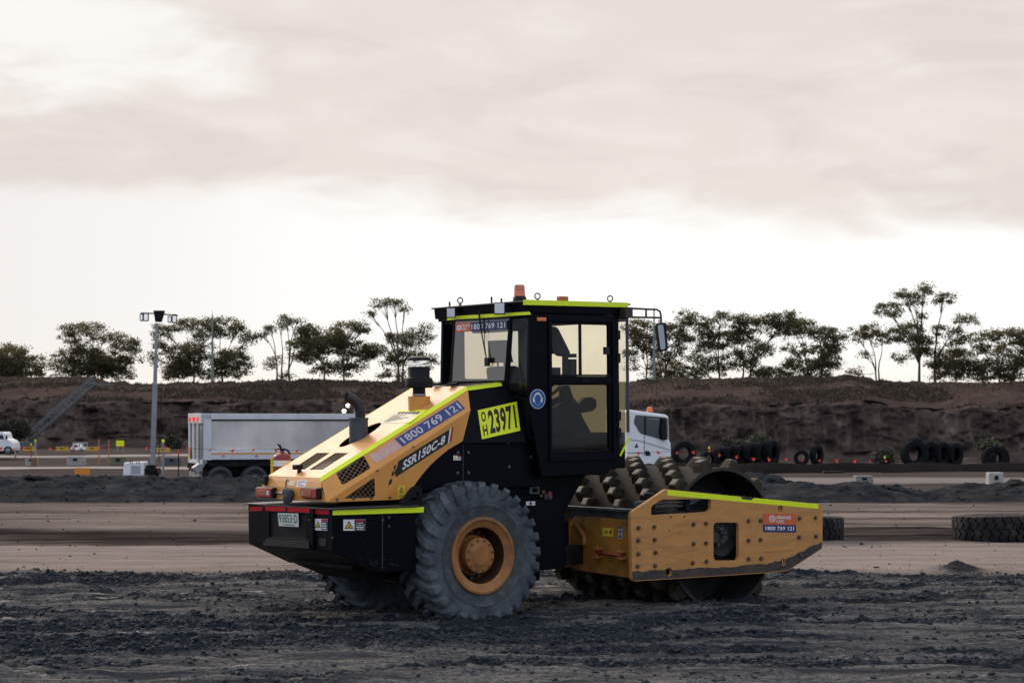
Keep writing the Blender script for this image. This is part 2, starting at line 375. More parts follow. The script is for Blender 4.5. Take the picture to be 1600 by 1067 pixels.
def ground_mat():
    m = bpy.data.materials.new('churned_soil'); m.use_nodes = True; t = m.node_tree; b = t.nodes['Principled BSDF']
    def nn(ty, **k):
        n = t.nodes.new(ty)
        for a, v in k.items(): setattr(n, a, v)
        return n
    tcn = nn('ShaderNodeTexCoord')
    def nz(scale, st=(1, 1, 1), d=6, ro=.6):
        mp = nn('ShaderNodeMapping'); mp.inputs['Scale'].default_value = st; mp.inputs['Rotation'].default_value = (0, 0, R(5)); t.links.new(tcn.outputs['Object'], mp.inputs[0])
        n = nn('ShaderNodeTexNoise'); n.inputs['Scale'].default_value = scale; n.inputs['Detail'].default_value = d; n.inputs['Roughness'].default_value = ro
        t.links.new(mp.outputs[0], n.inputs['Vector']); return n.outputs[0]
    def mix(f, a, c):
        n = nn('ShaderNodeMix', data_type='RGBA'); t.links.new(f, n.inputs[0])
        for i, v in ((6, a), (7, c)):
            if isinstance(v, tuple): n.inputs[i].default_value = (*v, 1)
            else: t.links.new(v, n.inputs[i])
        return n.outputs[2]
    def rng(f, a, c, d=0, e=1):
        n = nn('ShaderNodeMapRange'); t.links.new(f, n.inputs[0])
        for i, v in enumerate((a, c, d, e)): n.inputs[i+1].default_value = v
        return n.outputs[0]
    def att(nm): n = nn('ShaderNodeAttribute', attribute_name=nm); return n.outputs['Fac']
    def mul(a, c):
        n = nn('ShaderNodeMath', operation='MULTIPLY'); t.links.new(a, n.inputs[0])
        if isinstance(c, float): n.inputs[1].default_value = c
        else: t.links.new(c, n.inputs[1])
        return n.outputs[0]
    def add(a, c, clamp=True):
        n = nn('ShaderNodeMath', operation='ADD'); n.use_clamp = clamp; t.links.new(a, n.inputs[0])
        if isinstance(c, float): n.inputs[1].default_value = c
        else: t.links.new(c, n.inputs[1])
        return n.outputs[0]
    streak = nz(1.6, (.30, 3.0, 1), 9, .70); grain = nz(22, (1, 1.4, 1), 6, .7); fineg = nz(70, (1, 1, 1), 3, .7)
    base = mix(rng(streak, .40, .60), (.044, .046, .051), (.225, .210, .192))
    base = mix(rng(grain, .42, .64), base, (.050, .053, .059))
    dark = mix(rng(grain, .35, .7), (.014, .017, .023), (.045, .051, .060))
    mfac = rng(add(mul(att('mud'), 1.0), mul(add(grain, -.5, False), .9), False), .30, .62)
    c = mix(mfac, base, dark)
    tanc = mix(rng(nz(.8, (.35, 3.0, 1), 8, .65), .35, .65), (.37, .303, .26), (.225, .184, .160))
    tanc = mix(rng(grain, .5, .75, 0, .5), tanc, (.09, .07, .06))
    brownc = mix(rng(nz(.6, (.3, 2.5, 1), 7, .6), .35, .65), (.115, .094, .084), (.050, .043, .041))
    farc = mix(att('far'), c, brownc)
    c = mix(att('tan'), farc, tanc)
    c = mix(att('pale'), c, (.42, .37, .34))
    c = mix(mul(att('rut_shade'), rng(nz(.9, (.25, 4.5, 1), 8, .65), .34, .56, .0, 1.0)), c, (.032, .025, .023))
    t.links.new(c, b.inputs['Base Color'])
    wet = rng(nz(3.0, (.4, 2.2, 1), 6, .7), .60, .70, 0, 1); t.links.new(add(mul(wet, -.45), rng(streak, .3, .7, .62, .88), True), b.inputs['Roughness']); nearf = add(mul(att('near'), 1.0), 0.0); t.links.new(mul(nearf, rng(nz(3.0, (.4, 2.2, 1), 6, .7), .60, .70, .0, .7)), b.inputs['Specular IOR Level'])
    bp = nn('ShaderNodeBump'); bp.inputs['Strength'].default_value = .9; bp.inputs['Distance'].default_value = .03
    t.links.new(add(grain, mul(fineg, .5), False), bp.inputs['Height'])
    bp2 = nn('ShaderNodeBump'); bp2.inputs['Strength'].default_value = .6; bp2.inputs['Distance'].default_value = .05
    t.links.new(streak, bp2.inputs['Height']); t.links.new(bp.outputs[0], bp2.inputs['Normal']); t.links.new(bp2.outputs[0], b.inputs['Normal'])
    return m
GM = ground_mat()
g = npmesh('ground', np.stack([GX, GY, Z], -1), F4, GM, True, dict(mud=mud, tan=tan, far=sm(32.5, 34, GY), pale=pale, rut_shade=rut_shade, near=near))
tag(g, kind='structure')
# loose clods of churned soil
def clods(n, gen, name, mat, label):
    ico = bmesh.new(); bmesh.ops.create_icosphere(ico, subdivisions=1, radius=1)
    iv = np.array([v.co[:] for v in ico.verts]); fi = np.array([[v.index for v in f.verts] for f in ico.faces]); ico.free()
    P = gen(n); n = len(P); k = len(iv)
    sc = P[:, 3][:, None]*np.stack([RS.uniform(.7, 1.5, n), RS.uniform(.7, 1.4, n), RS.uniform(.45, .9, n)], -1)
    vv = iv[None]*(1+RS.uniform(-.38, .3, (n, k, 1)))*sc[:, None, :]
    an = RS.uniform(0, 2*pi, n); ca, sa = np.cos(an)[:, None], np.sin(an)[:, None]
    x = vv[..., 0]*ca-vv[..., 1]*sa; y = vv[..., 0]*sa+vv[..., 1]*ca
    vv = np.stack([x, y, vv[..., 2]], -1)+P[:, None, :3]
    ff = (fi[None]+(np.arange(n)*k)[:, None, None]).reshape(-1, 3)
    o = npmesh(name, vv, ff, mat, False); tag(o, label, 'soil', kind='stuff'); return o
from bisect import bisect
def hgt(X, Y):                                       # sample the ground sheet
    j = np.clip(np.searchsorted(ys, Y)-1, 0, len(ys)-2); u = (X/hw[j]+1)/2*(NX-1); i = np.clip(u.astype(int), 0, NX-2)
    return np.maximum(Z[j, i+4], Z[j+1, i+5])
def gen_near(n):
    Y = RS.uniform(14.0, 27.4, n*4); X = RS.uniform(-1, 1, n*4)*Y*.29
    m, nr = mudmask(X, Y); keep = RS.rand(n*4) < (m**1.6)*.9+.03*nr
    X, Y = X[keep][:n], Y[keep][:n]
    s = .007+.022*RS.rand(len(X))**3
    big = RS.rand(len(X)) < .02; s[big] *= 1.7
    return np.stack([X, Y, hgt(X, Y)+s*.15, s], -1)
CLOD = M_('dark_soil_clod', (.022, .026, .033), .8, var=.6, vscale=20, col2=(.060, .067, .078), bump=.5, bscale=120, spec=.2)
clods(26000, gen_near, 'soil_clods', CLOD, 'dark crumbly clods strewn over the churned soil round the roller')
def gen_lane(n):
    Y = RS.uniform(26.5, 46, n); X = RS.uniform(-1, 1, n)*Y*.29; k = RS.rand(n) < .35+.5*np.exp(-((Y-35)/1.5)**2)+.6*(Y < 28); X, Y = X[k], Y[k]
    s = .008+.022*RS.rand(len(X))**4; return np.stack([X, Y, hgt(X, Y)+s*.2, s], -1)
clods(2000, gen_lane, 'loose_stones', M_('brown_stone', (.075, .06, .052), .9, spec=.05, var=.5, vscale=10), 'small brown stones scattered over the smooth lanes')
# earth berm behind the lanes
BX = np.arange(-36, 36.01, .08); BT = np.linspace(0, 1, 44)
bx, bt = np.meshgrid(BX, BT)
apx = bx/49.5*FPX+800
top = np.interp(apx, [0, 150, 450, 1000, 1180, 1240, 1330, 1345, 1400, 1450, 1520, 1600, 1900], [.60, .58, .53, .5, .52, .50, .58, .60, .42, .26, .30, .45, .5])
lump = fbm(bx*.5, bt*2, 71, 4)*np.where(apx > 1100, .20, .025)
prof = np.interp(bt, [0, .05, .34, .48, .62, 1], [0, .08, .90, 1.0, .97, 0])
bz = terrain(bx, 46.3+bt*7.5)-.02+(top+lump)*prof*(1+.04*fbm(bx*2, bt*6, 72, 4))
by = 46.3+bt*7.5-.30*np.sin(pi*bt)*fbm(bx*2.5, bt*12, 76, 3)-.35*fbm(bx*.8, bt*3, 73, 4)*np.sin(pi*bt)+np.where(apx > 1380, 1.0, 0)*fbm(bx*.3, bt, 75, 2)
bz += np.sin(pi*bt)*.05*fbm(bx*3, bt*14, 74, 4, .65)
ib = np.arange(bx.size).reshape(bx.shape); fb = np.stack([ib[:-1, :-1], ib[:-1, 1:], ib[1:, 1:], ib[1:, :-1]], -1).reshape(-1, 4)
BERM = M_('berm_soil', (.018, .019, .022), .9, var=.6, vscale=1.2, col2=(.044, .045, .047), spec=0.0, dust=.35, dustc=(.075, .078, .082), dscale=1.6, bump=1.0, bscale=5)
tag(npmesh('earth_berm', np.stack([bx, by, bz], -1), fb, BERM, True), kind='structure')
def gen_berm(n):
    X = RS.uniform(-17, 17, n); t = RS.uniform(.02, .55, n)
    i = np.clip(((X+36)/.08).astype(int), 0, bx.shape[1]-1); j = np.clip((t*43).astype(int), 0, 43)
    s = .015+.06*RS.rand(n)**5
    return np.stack([X, by[j, i], bz[j, i], s], -1)
clods(2200, gen_berm, 'rubble', BERM, 'grey rubble and stones lying over the earth berm')
# quarry face
def cliff():
    px = np.concatenate([np.arange(-1500, -260, 12), np.arange(-260, 1900, 2.2), np.arange(1900, 3200, 12)]); tt = np.linspace(0, 1, 74)
    P, T = np.meshgrid(px, tt)
    topy = np.interp(P, [-260, 0, 60, 110, 150, 200, 300, 400, 480, 560, 640, 980, 1010, 1045, 1190, 1300, 1345, 1385, 1420, 1600, 1900],
                     [585, 589, 590, 588, 596, 599, 598, 595, 592, 594, 597, 598, 594, 591, 590, 589, 585, 594, 597, 597, 596])
    Yb = 200.0
    Yt = Yb+np.interp(T, [0, .12, .16, .60, .66, .80, 1], [-3.5, -1.2, 0, 2.2, 3.8, 6.5, 12.5])
    X = (P-800)/FPX*205
    g = terrain(X, np.full_like(X, 200.0))
    ztop = CH-(topy-HY)/FPX*212.5
    Zc = g-.4+(ztop-g+.4)*np.interp(T, [0, .12, .16, .60, .66, 1], [0, .12, .18, .66, .70, 1])
    rock = ((T > .14) & (T < .64)).astype(float)
    col = fbm(X*.9, T*1.2, 81, 4, .55); blk = fbm(X*.35, T*5, 83, 5, .6)
    Yt = Yt+rock*(.8*col+.8*blk)+(1-rock)*(.9*fbm(X*.18, T*4, 85, 5))-1.2*fbm(X*.04, T*.5, 86, 2)
    Zc = Zc+.25*fbm(X*.3, T*8, 87, 4)*np.sin(pi*T)+(T > .97)*.12*fbm(X*1.6, T, 88, 4)
    ii = np.arange(P.size).reshape(P.shape)
    # plateau behind the rim
    X2 = X[-1][None].repeat(4, 0)*np.array([1.0, 1.06, 1.25, 2.2])[:, None]; Y2 = Yt[-1][None]+np.array([0, 8, 45, 400])[:, None]; Z2 = Zc[-1][None]+np.array([0, .1, -.6, -3])[:, None]
    vs = np.concatenate([np.stack([X, Yt, Zc], -1).reshape(-1, 3), np.stack([X2, Y2, Z2], -1).reshape(-1, 3)[P.shape[1]:]])
    rows = P.shape[0]+3; ii = np.arange(rows*P.shape[1]).reshape(rows, -1)
    f = np.stack([ii[:-1, :-1], ii[:-1, 1:], ii[1:, 1:], ii[1:, :-1]], -1).reshape(-1, 4)
    soil = np.concatenate([(1-rock).ravel()*np.clip(T.ravel()*1.2, 0, 1), np.ones(3*P.shape[1])])
    m = bpy.data.materials.new('quarry_rock'); m.use_nodes = True; t = m.node_tree; b = t.nodes['Principled BSDF']; b.inputs['Roughness'].default_value = .95; b.inputs['Specular IOR Level'].default_value = 0.0
    tcn = t.nodes.new('ShaderNodeTexCoord')
    def nz(s, st, d=7, ro=.62):
        mp = t.nodes.new('ShaderNodeMapping'); mp.inputs['Scale'].default_value = st; t.links.new(tcn.outputs['Object'], mp.inputs[0])
        n = t.nodes.new('ShaderNodeTexNoise'); n.inputs['Scale'].default_value = s; n.inputs['Detail'].default_value = d; n.inputs['Roughness'].default_value = ro; n.inputs['Distortion'].default_value = .4
        t.links.new(mp.outputs[0], n.inputs['Vector']); return n.outputs[0]
    def ramp(f, pts):
        n = t.nodes.new('ShaderNodeValToRGB'); t.links.new(f, n.inputs[0]); e = n.color_ramp.elements
        while len(e) < len(pts): e.new(.5)
        for k, (p, c) in zip(e, pts): k.position = p; k.color = (*c, 1)
        return n.outputs[0]
    def mix(f, a, c):
        n = t.nodes.new('ShaderNodeMix'); n.data_type = 'RGBA'; t.links.new(f, n.inputs[0]); t.links.new(a, n.inputs[6]); t.links.new(c, n.inputs[7]); return n.outputs[2]
    rk = ramp(nz(.5, (1, 1, .45)), [(.26, (.046, .034, .030)), (.46, (.075, .055, .048)), (.60, (.108, .081, .070)), (.76, (.20, .166, .148))])
    sl = ramp(nz(.45, (1, 1, 2.2), 10, .7), [(.25, (.062, .041, .034)), (.47, (.088, .061, .050)), (.62, (.110, .080, .066)), (.80, (.16, .13, .10))])
    at_ = t.nodes.new('ShaderNodeAttribute'); at_.attribute_name = 'soil'
    t.links.new(mix(at_.outputs['Fac'], rk, sl), b.inputs['Base Color'])
    bp = t.nodes.new('ShaderNodeBump'); bp.inputs['Strength'].default_value = .7; bp.inputs['Distance'].default_value = .5; t.links.new(nz(.9, (1, 1, .6), 8, .7), bp.inputs['Height']); t.links.new(bp.outputs[0], b.inputs['Normal'])
    tag(npmesh('cliff', vs, f, m, True, dict(soil=soil)), kind='structure')
    return X, Yt, Zc
cX, cY, cZ = cliff()
# dry grass on the rim
def rim_grass():
    n = 9000; i = RS.randint(0, cX.shape[1], n); j = np.clip((73-np.abs(RS.normal(0, 6, n))).astype(int), 50, 73)
    x = cX[j, i]+RS.uniform(-.1, .1, n); y = cY[j, i]-.05; z = cZ[j, i]-.05
    h = RS.uniform(.12, .42, n); w = RS.uniform(.03, .10, n); dx = RS.uniform(-.15, .15, n)
    v = np.stack([np.stack([x-w, y, z], -1), np.stack([x+w, y+.1, z], -1), np.stack([x+dx, y+RS.uniform(-.1, .1, n), z+h], -1)], 1)
    tag(npmesh('dry_grass', v, np.arange(3*n).reshape(-1, 3), M_('dry_grass', (.15, .12, .085), .9, spec=0.0, var=.5, vscale=.3, col2=(.09, .078, .052))), 'dry brown grass along the rim of the quarry face', 'grass', kind='stuff')
rim_grass()
def slope_scrub():
    n = 26000; i = RS.randint(0, cX.shape[1], n); j = RS.randint(46, 73, n)
    pat = fbm(cX[j, i]*.12, j*.16, 91, 4) > -.05; i, j = i[pat], j[pat]; n = len(i)
    x = cX[j, i]+RS.uniform(-.12, .12, n); y = cY[j, i]-.08; z = cZ[j, i]
    h = RS.uniform(.08, .34, n); w = RS.uniform(.05, .18, n); dx = RS.uniform(-.12, .12, n)
    v = np.stack([np.stack([x-w, y, z], -1), np.stack([x+w, y-.1, z], -1), np.stack([x+dx, y-RS.uniform(.0, .2, n), z+h], -1)], 1)
    tag(npmesh('slope_scrub', v, np.arange(3*n).reshape(-1, 3), M_('scrub', (.115, .088, .068), .95, spec=.0, var=.5, vscale=.5, col2=(.075, .060, .044))), 'low dead scrub on the upper slope of the quarry face', 'scrub', kind='stuff')
slope_scrub()
#@@SECTION trees
LEAF = M_('gum_leaves', (.052, .055, .024), .6, var=.6, vscale=.30, col2=(.025, .029, .014))
LEAF2 = M_('dark_gum_leaves', (.022, .030, .012), .6, var=.4, vscale=.4, col2=(.032, .040, .015))
for m__ in (LEAF, LEAF2):
    t_ = m__.node_tree; b_ = t_.nodes['Principled BSDF']; o_ = t_.nodes['Material Output']; tl = t_.nodes.new('ShaderNodeBsdfTranslucent'); tl.inputs[0].default_value = (.20, .17, .07, 1)
    mx_ = t_.nodes.new('ShaderNodeMixShader'); mx_.inputs[0].default_value = .42; t_.links.new(b_.outputs[0], mx_.inputs[1]); t_.links.new(tl.outputs[0], mx_.inputs[2]); t_.links.new(mx_.outputs[0], o_.inputs[0])
BARK = M_('gum_bark', (.11, .085, .066), .85, var=.4, vscale=.8)
TY = 232.0
def tree(label, base, clumps, dens=1.0, mat=LEAF, group='gum trees along the quarry rim', cat='tree', name='gum_tree', Y=TY, multi=False, leaf=1.0):
    rs = np.random.RandomState(int(base[0][0])+3); k = Y/FPX
    b0 = at(base[0][0], base[0][1], Y); b0.z -= .8
    t = empty(name, b0); tag(t, label, cat, group)
    mb = MB(); V = []; nb = len(base)
    bases = [at(x, y, Y)-b0+V3((0, 0, -.8)) for x, y in base]
    leaves = []; zmx = max((at(c[0], c[1], Y)-b0).z for c in clumps); cen = sum((at(c[0], c[1], Y)-b0).x for c in clumps)/len(clumps)
    for ci, c in enumerate(clumps):
        x, y, rx, ry = c[0], c[1], c[2]*1.18, c[3]*1.5; d = (c[4] if len(c) > 4 else 1.0)*1.0
        ctr = at(x, y, Y)-b0; ctr.y += rs.uniform(-1, 1)*min(2.2, rx*k*1.4)
        bb = min(bases, key=lambda q: abs(q.x-ctr.x)); 
        fh = .26+.10*((ci*7) % 5)/5; fork = bb+V3((.10*(cen-bb.x), .05*ctr.y, (zmx-bb.z)*fh))
        mid = fork+(ctr-fork)*.5+V3((-.16*(ctr.x-fork.x)+rs.uniform(-.25, .25), rs.uniform(-.3, .3), -.06*abs(ctr.x-fork.x)))
        m0 = fork.lerp(mid, .5)+V3((rs.uniform(-.12, .12), 0, 0)); r0 = .028+.006*abs(ctr.z-bb.z)
        mb.tube([bb+V3((rs.uniform(-.03, .03), 0, 0)), bb.lerp(fork, .5)+V3((.06*sin(bb.x*9), 0, 0)), fork, m0, mid, mid.lerp(ctr, .55)+V3((rs.uniform(-.1, .1), 0, .05)), ctr], [r0*2.0, r0*1.6, r0*1.25, r0, r0*.75, r0*.5, .012], 6)
        nsub = max(5, int(rx*ry*.115*d*dens+3)); 
        for q in range(nsub):
            a = rs.uniform(0, 2*pi); rr = sqrt(rs.rand())*(1.35 if q % 6 == 5 else 1.0); zz = rs.uniform(-1, 1)
            sc_ = V3((cos(a)*rr*rx*k, sin(a)*rr*rx*k*.9, (zz*.85+.30*(1-rr*rr))*ry*k)); p = ctr+sc_
            if q < 6: mb.tube([mid.lerp(ctr, .5), ctr.lerp(p, .6)-V3((0, 0, .1)), p], [.035, .022, .008], 4, cap=False)
            s = rs.uniform(.20, .44)*(.8+.4*rs.rand())
            nl = int(rs.uniform(38, 64))
            o = np.clip(rs.normal(0, 1, (nl, 3)), -2, 2)*np.array([s, s, s*.55])+np.array(p)
            leaves.append(o)
    mb.build('trunk', BARK, t, 60)
    lv = np.concatenate(leaves); n = len(lv)
    A = rs.normal(0, 1, (n, 3)); A /= np.linalg.norm(A, axis=1)[:, None]; B = rs.normal(0, 1, (n, 3)); B -= A*(A*B).sum(1)[:, None]; B /= np.linalg.norm(B, axis=1)[:, None]
    l = (rs.uniform(.07, .16, n)*leaf)[:, None]; w = l*rs.uniform(.35, .6, n)[:, None]
    v = np.stack([lv-A*l, lv-B*w, lv+A*l, lv+B*w], 1)
    npmesh('foliage', v, np.arange(4*n).reshape(-1, 4), mat, parent=t)
    return t
tree('dense dark low gum at the left end of the rim, cut by the frame', [(16, 592)], [(15,567,26,15,1.6),(-8,575,24,20,1.6),(46,574,16,12,.7),(32,553,12,7,.6),(8,545,10,5,.5),(60,580,10,8,.5),(24,580,26,12,1.4)])
tree('broad layered gum with dark lower crown right of the quarry stair', [(148, 598), (160, 598)], [(140,511,17,5),(115,519,15,7),(165,527,24,5),(195,531,15,6),(120,541,12,9),(100,558,13,10,.8),(138,566,22,15,1.7),(158,577,24,13,1.7),(178,573,16,12,1.4),(207,556,12,11,.8),(190,545,14,6,.8),(88,577,9,10,.6),(198,580,10,10,.6),(122,583,14,8,1.3)])
tree('wide umbrella crowned gum behind the light tower mast', [(302, 600), (349, 600)], [(262,520,17,7),(300,510,27,7),(345,508,25,7),(365,518,17,7),(390,531,12,4),(250,545,12,11,.7),(291,567,25,19,1.9),(353,572,20,15,1.8),(380,573,11,12,.8),(240,562,9,8,.5),(325,522,20,5),(372,553,12,7,.8),(274,583,14,8),(318,540,14,8,.35)])
tree('thin see-through gum with bare stems left of the exhaust', [(440, 598), (452, 598), (432, 598)], [(447,499,15,4,.7),(462,504,13,4,.7),(424,513,8,4,.6),(438,509,10,3,.6),(412,523,6,3,.6),(430,566,10,6,.4),(418,571,8,5,.4),(452,588,14,4,.4),(475,520,7,4,.3)], .8)
tree('leaning dark gum mass above the roller exhaust', [(538, 597), (505, 597)], [(481,527,15,12,1.3),(470,550,16,12,1.2),(492,550,16,14,1.3),(512,535,22,14,1.4),(545,516,19,7),(563,513,10,6,.9),(530,538,18,10,1.4),(552,550,22,10,1.3),(582,551,20,8),(520,575,14,7),(540,580,12,8),(560,572,16,8,.4),(498,575,10,8,.5)])
tree('tall sparse gum with small top tufts left of the cab', [(622, 600), (630, 600)], [(600,475,15,4,.9),(616,474,12,4,.9),(578,491,6,3,.9),(633,483,5,3,.8),(620,531,17,7),(646,531,18,10),(668,522,8,10,.7),(612,562,16,8,1.1),(642,556,18,9),(604,586,12,6,.6),(625,588,12,6,.6),(675,567,9,7,.6),(655,585,10,6,.5)], .9)
tree('spreading gum right behind the cab and its side mirror', [(1040, 600), (1008, 600)], [(998,517,18,10,1.3),(1002,543,18,12,1.2),(1040,518,18,10,1.3),(1074,500,13,9,1.1),(1030,555,14,12,.8),(1043,582,24,12,1.5),(985,562,8,12,.7),(1062,545,14,14,.7),(1075,525,12,8)])
tree('ragged gum with small peak between two wide crowns', [(1125, 600)], [(1103,512,15,9,1.2),(1128,496,11,5,.9),(1109,535,17,11,1.2),(1133,533,15,10,.8),(1098,565,16,13,.9),(1125,572,12,10,.8),(1088,585,14,9,1)])
tree('tall domed gum with thick clustered crown', [(1172, 600), (1160, 600)], [(1165,509,20,11,1.5),(1158,527,16,9,1.3),(1196,505,14,7,1.2),(1192,546,13,8,1.4),(1168,562,18,13,.9),(1213,516,14,9,1.1),(1145,565,10,12,.6),(1190,585,20,7,1.3)])
tree('broad flat topped gum sloping down to the right', [(1262, 600), (1285, 600)], [(1226,502,17,8,1.3),(1250,513,22,9,1.4),(1282,524,20,7,1.3),(1308,526,12,5),(1246,556,18,13,.8),(1285,560,20,16,1.3),(1228,582,18,9,1.1),(1270,580,22,10,1.2),(1300,545,12,9,.7)])
tree('small wispy gum with one round crown on thin stems', [(1370, 596), (1375, 596)], [(1352,520,19,8,.95),(1342,530,10,6,.7),(1376,528,10,7,.5),(1335,584,9,4,.6),(1350,555,7,4,.4)], .9)
tree('tallest open gum with stacked layers near the right edge', [(1436, 600), (1462, 600)], [(1412,461,13,4),(1446,452,12,5),(1472,469,12,6),(1392,486,18,8),(1432,470,12,5),(1428,520,17,10,1.1),(1398,527,14,9,1.1),(1441,542,17,12,1.3),(1505,500,14,5),(1490,528,14,8,.9),(1463,565,12,10,.9),(1462,518,10,7,.6),(1407,560,9,7,.5),(1440,495,10,5,.4)])
tree('low bushy gum below the tallest tree', [(1494, 602)], [(1482,580,20,12,1.4),(1502,562,20,10,1.3),(1515,580,16,12,1.3),(1495,543,12,6,.6)])
tree('wide gum cut by the right edge of the frame', [(1585, 602), (1560, 602)], [(1538,528,19,6),(1566,524,20,6),(1596,530,20,8,1.1),(1530,545,10,6,.7),(1562,548,20,9,.9),(1592,556,18,16,1.3),(1545,582,20,12,1.5),(1630,545,26,20,1.2),(1580,585,18,9,1.3)])
# bushes at the foot of the quarry face
for i, (x, y, rx, ry, lb) in enumerate([(1148, 692, 14, 6, 'dull green bush behind the middle of the big tyre row'), (1187, 688, 13, 8, 'brighter green bush behind the end of the big tyre row'), (1382, 712, 11, 13, 'dark green bush left of the leaning big tyre'), (1545, 694, 16, 9, 'yellow green bush growing over the right hand big tyre'), (268, 690, 14, 12, 'brown bush beside the trailer tail'), (20, 668, 24, 16, 'dark bush above the white bonneted truck')]):
    tree(lb, [(x, y+ry+3)], [(x, y+2, rx*.7, ry*.6, 1.3), (x-rx*.4, y+ry*.4, rx*.5, ry*.4, 1.2), (x+rx*.4, y+ry*.4, rx*.4, ry*.4, 1.2)], 1.2, M_('bush_leaves', ((.050, .056, .022) if i in (1, 3) else (.035, .036, .020)), .7, var=.4, vscale=.5), 'bushes at the foot of the quarry face', 'bush', 'shrub', 176 if i > 0 and i < 4 else 188)
#@@SECTION roller
TH, PH = R(37), R(.7)
U_ = V3((cos(TH)*cos(PH), sin(TH)*cos(PH), sin(PH))); V_ = V3((-sin(TH), cos(TH), 0)); W_ = U_.cross(V_)
RO = at(755.5, 868, 20.07)+1.05*V_-.74*W_
RM = Matrix.Translation(RO) @ Matrix((U_, V_, W_)).transposed().to_4x4(); RI = RM.inverted()
CL = RI @ V3((0, 0, CH))                            # the camera in roller coordinates
def rayl(x, y): return (RI.to_3x3() @ V3(((x-800)/FPX, 1, -(y-HY)/FPX)))
def onp(x, y, p0, n): d = rayl(x, y); return CL+d*((V3(p0)-CL).dot(n)/d.dot(n))
def av(x, y, v): return onp(x, y, (0, v, 0), V3((0, 1, 0)))
def au(x, y, u): return onp(x, y, (u, 0, 0), V3((1, 0, 0)))
def aw(x, y, w): return onp(x, y, (0, 0, w), V3((0, 0, 1)))
roller = empty('road_roller', mat=RM)
tag(roller, 'ochre and black padfoot road roller with enclosed cab parked on the churned soil', 'road roller')
class Plane:
    def __init__(s, p, n=None, q=None, r=None):
        s.p = V3(p)
        if n is None: n = (V3(q)-s.p).cross(V3(r)-s.p)
        s.n = V3(n).normalized()
        if s.n.dot(CL-s.p) < 0: s.n = -s.n
    def at(s, x, y, off=0.0): return onp(x, y, s.p+s.n*off, s.n)
def sticker(name, plane, quad, bg, items=(), parent=roller, label=None, shape=None, off=.002):
    """quad: TL, TR, BR, BL in photo pixels, laid on a real plane of the machine"""
    q = [plane.at(x, y, off) for x, y in quad]; n = plane.n
    def P(x, y, k): return (q[3]*(1-x)+q[2]*x)*(1-y)+(q[0]*(1-x)+q[1]*x)*y+n*.0012*k
    mb = MB(); mats = [bg]
    def mi(m):
        if m not in mats: mats.append(m)
        return mats.index(m)
    outline = shape or [(0, 0), (1, 0), (1, 1), (0, 1)]
    mb.hexa([P(x, y, -1.2) for x, y in outline], [P(x, y, 0) for x, y in outline], 0)
    for k, it in enumerate(items):
        lay = it[-1] if isinstance(it[-1], int) else 1
        if it[0] == 'r': _, x0, y0, x1, y1, m = it[:6]; mb.poly([P(x0, y0, lay), P(x1, y0, lay), P(x1, y1, lay), P(x0, y1, lay)], mi(m))
        elif it[0] == 'p': mb.poly([P(x, y, lay) for x, y in it[1]], mi(it[2]))
        elif it[0] == 'e':
            _, cx, cy, rx, ry, m = it[:6]; mb.poly([P(cx+rx*cos(a), cy+ry*sin(a), lay) for a in [2*pi*i/28 for i in range(28)]], mi(m))
        elif it[0] == 't':
            _, s, x0, y0, x1, y1, m, bold = it[:8]; vs, fs = text_mesh(s, bold)
            mb.add([P(x0+(x1-x0)*a, y0+(y1-y0)*b, lay) for a, b in vs], fs, mi(m))
    me = mb.build(name, mats, parent)
    if label: me['label'] = label
    return me
def rrect(pts, r, n=4):
    out = []; k = len(pts)
    for i in range(k):
        p, a, b = V3(pts[i]), V3(pts[i-1]), V3(pts[(i+1) % k])
        da, db = (a-p), (b-p); rr = min(r, da.length*.45, db.length*.45); s, e = p+da.normalized()*rr, p+db.normalized()*rr
        for j in range(n+1): t = j/n; out.append(s*(1-t)**2+p*2*t*(1-t)+e*t*t)
    return out
def lattice(mb, poly, n, step, r, dirs, m=0):
    """thin wires across a convex opening"""
    c = sum(poly, V3())/len(poly); e1 = (poly[1]-poly[0]).normalized(); e2 = n.cross(e1).normalized()
    for ang in dirs:
        d = e1*cos(ang)+e2*sin(ang); s = n.cross(d)
        ts = [(p-c).dot(s) for p in poly]; t = min(ts)+step*.5
        while t < max(ts):
            hits = []
            for i in range(len(poly)):
                a, b = poly[i]-c, poly[(i+1) % len(poly)]-c; fa, fb_ = a.dot(s)-t, b.dot(s)-t
                if fa*fb_ < 0: hits.append(a.lerp(b, fa/(fa-fb_)))
            if len(hits) >= 2:
                hits.sort(key=lambda q: q.dot(d)); w = s*r
                p0, p1 = c+hits[0], c+hits[-1]; mb.poly([p0-w, p1-w, p1+w, p0+w], m)
            t += step
def flipv(ps): return [V3((p[0], -p[1], p[2])) for p in ps]
# ---- hood
T0, T1 = V3((-1.577, -.50, 1.561)), V3((.206, -.50, 2.457))
ptop = Plane(T0, q=T1, r=(-1.577, .5, 1.561))
S0, S1 = V3((-1.592, -.545, 1.522)), V3((.190, -.545, 2.415))
C1 = V3((.122, -.68, 2.205)); pbev = Plane(S0, q=S1, r=C1)
C0 = pbev.at(510, 783); C0 = V3((C0.x, -.68, 1.33))
pside = Plane((0, -.68, 0), V3((0, -1, 0)))
hood = MB()
def onplane(plane, pts): return [plane.at(*p) for p in pts]
thin = lambda n, t=.006: -n*t
g1 = rrect(onplane(ptop, [(455, 733.3), (495.5, 707.2), (515.7, 707.2), (476, 733.3)]), .01)
g2 = rrect(onplane(ptop, [(482.3, 733.8), (524, 707.2), (545, 707.2), (503.7, 733.8)]), .01)
ec = ptop.at(563, 679); e1 = (T1-T0).normalized(); e2 = V3((0, 1, 0))
eh = [ec+e1*cos(a)*.27+e2*sin(a)*.145 for a in [2*pi*i/28 for i in range(28)]]
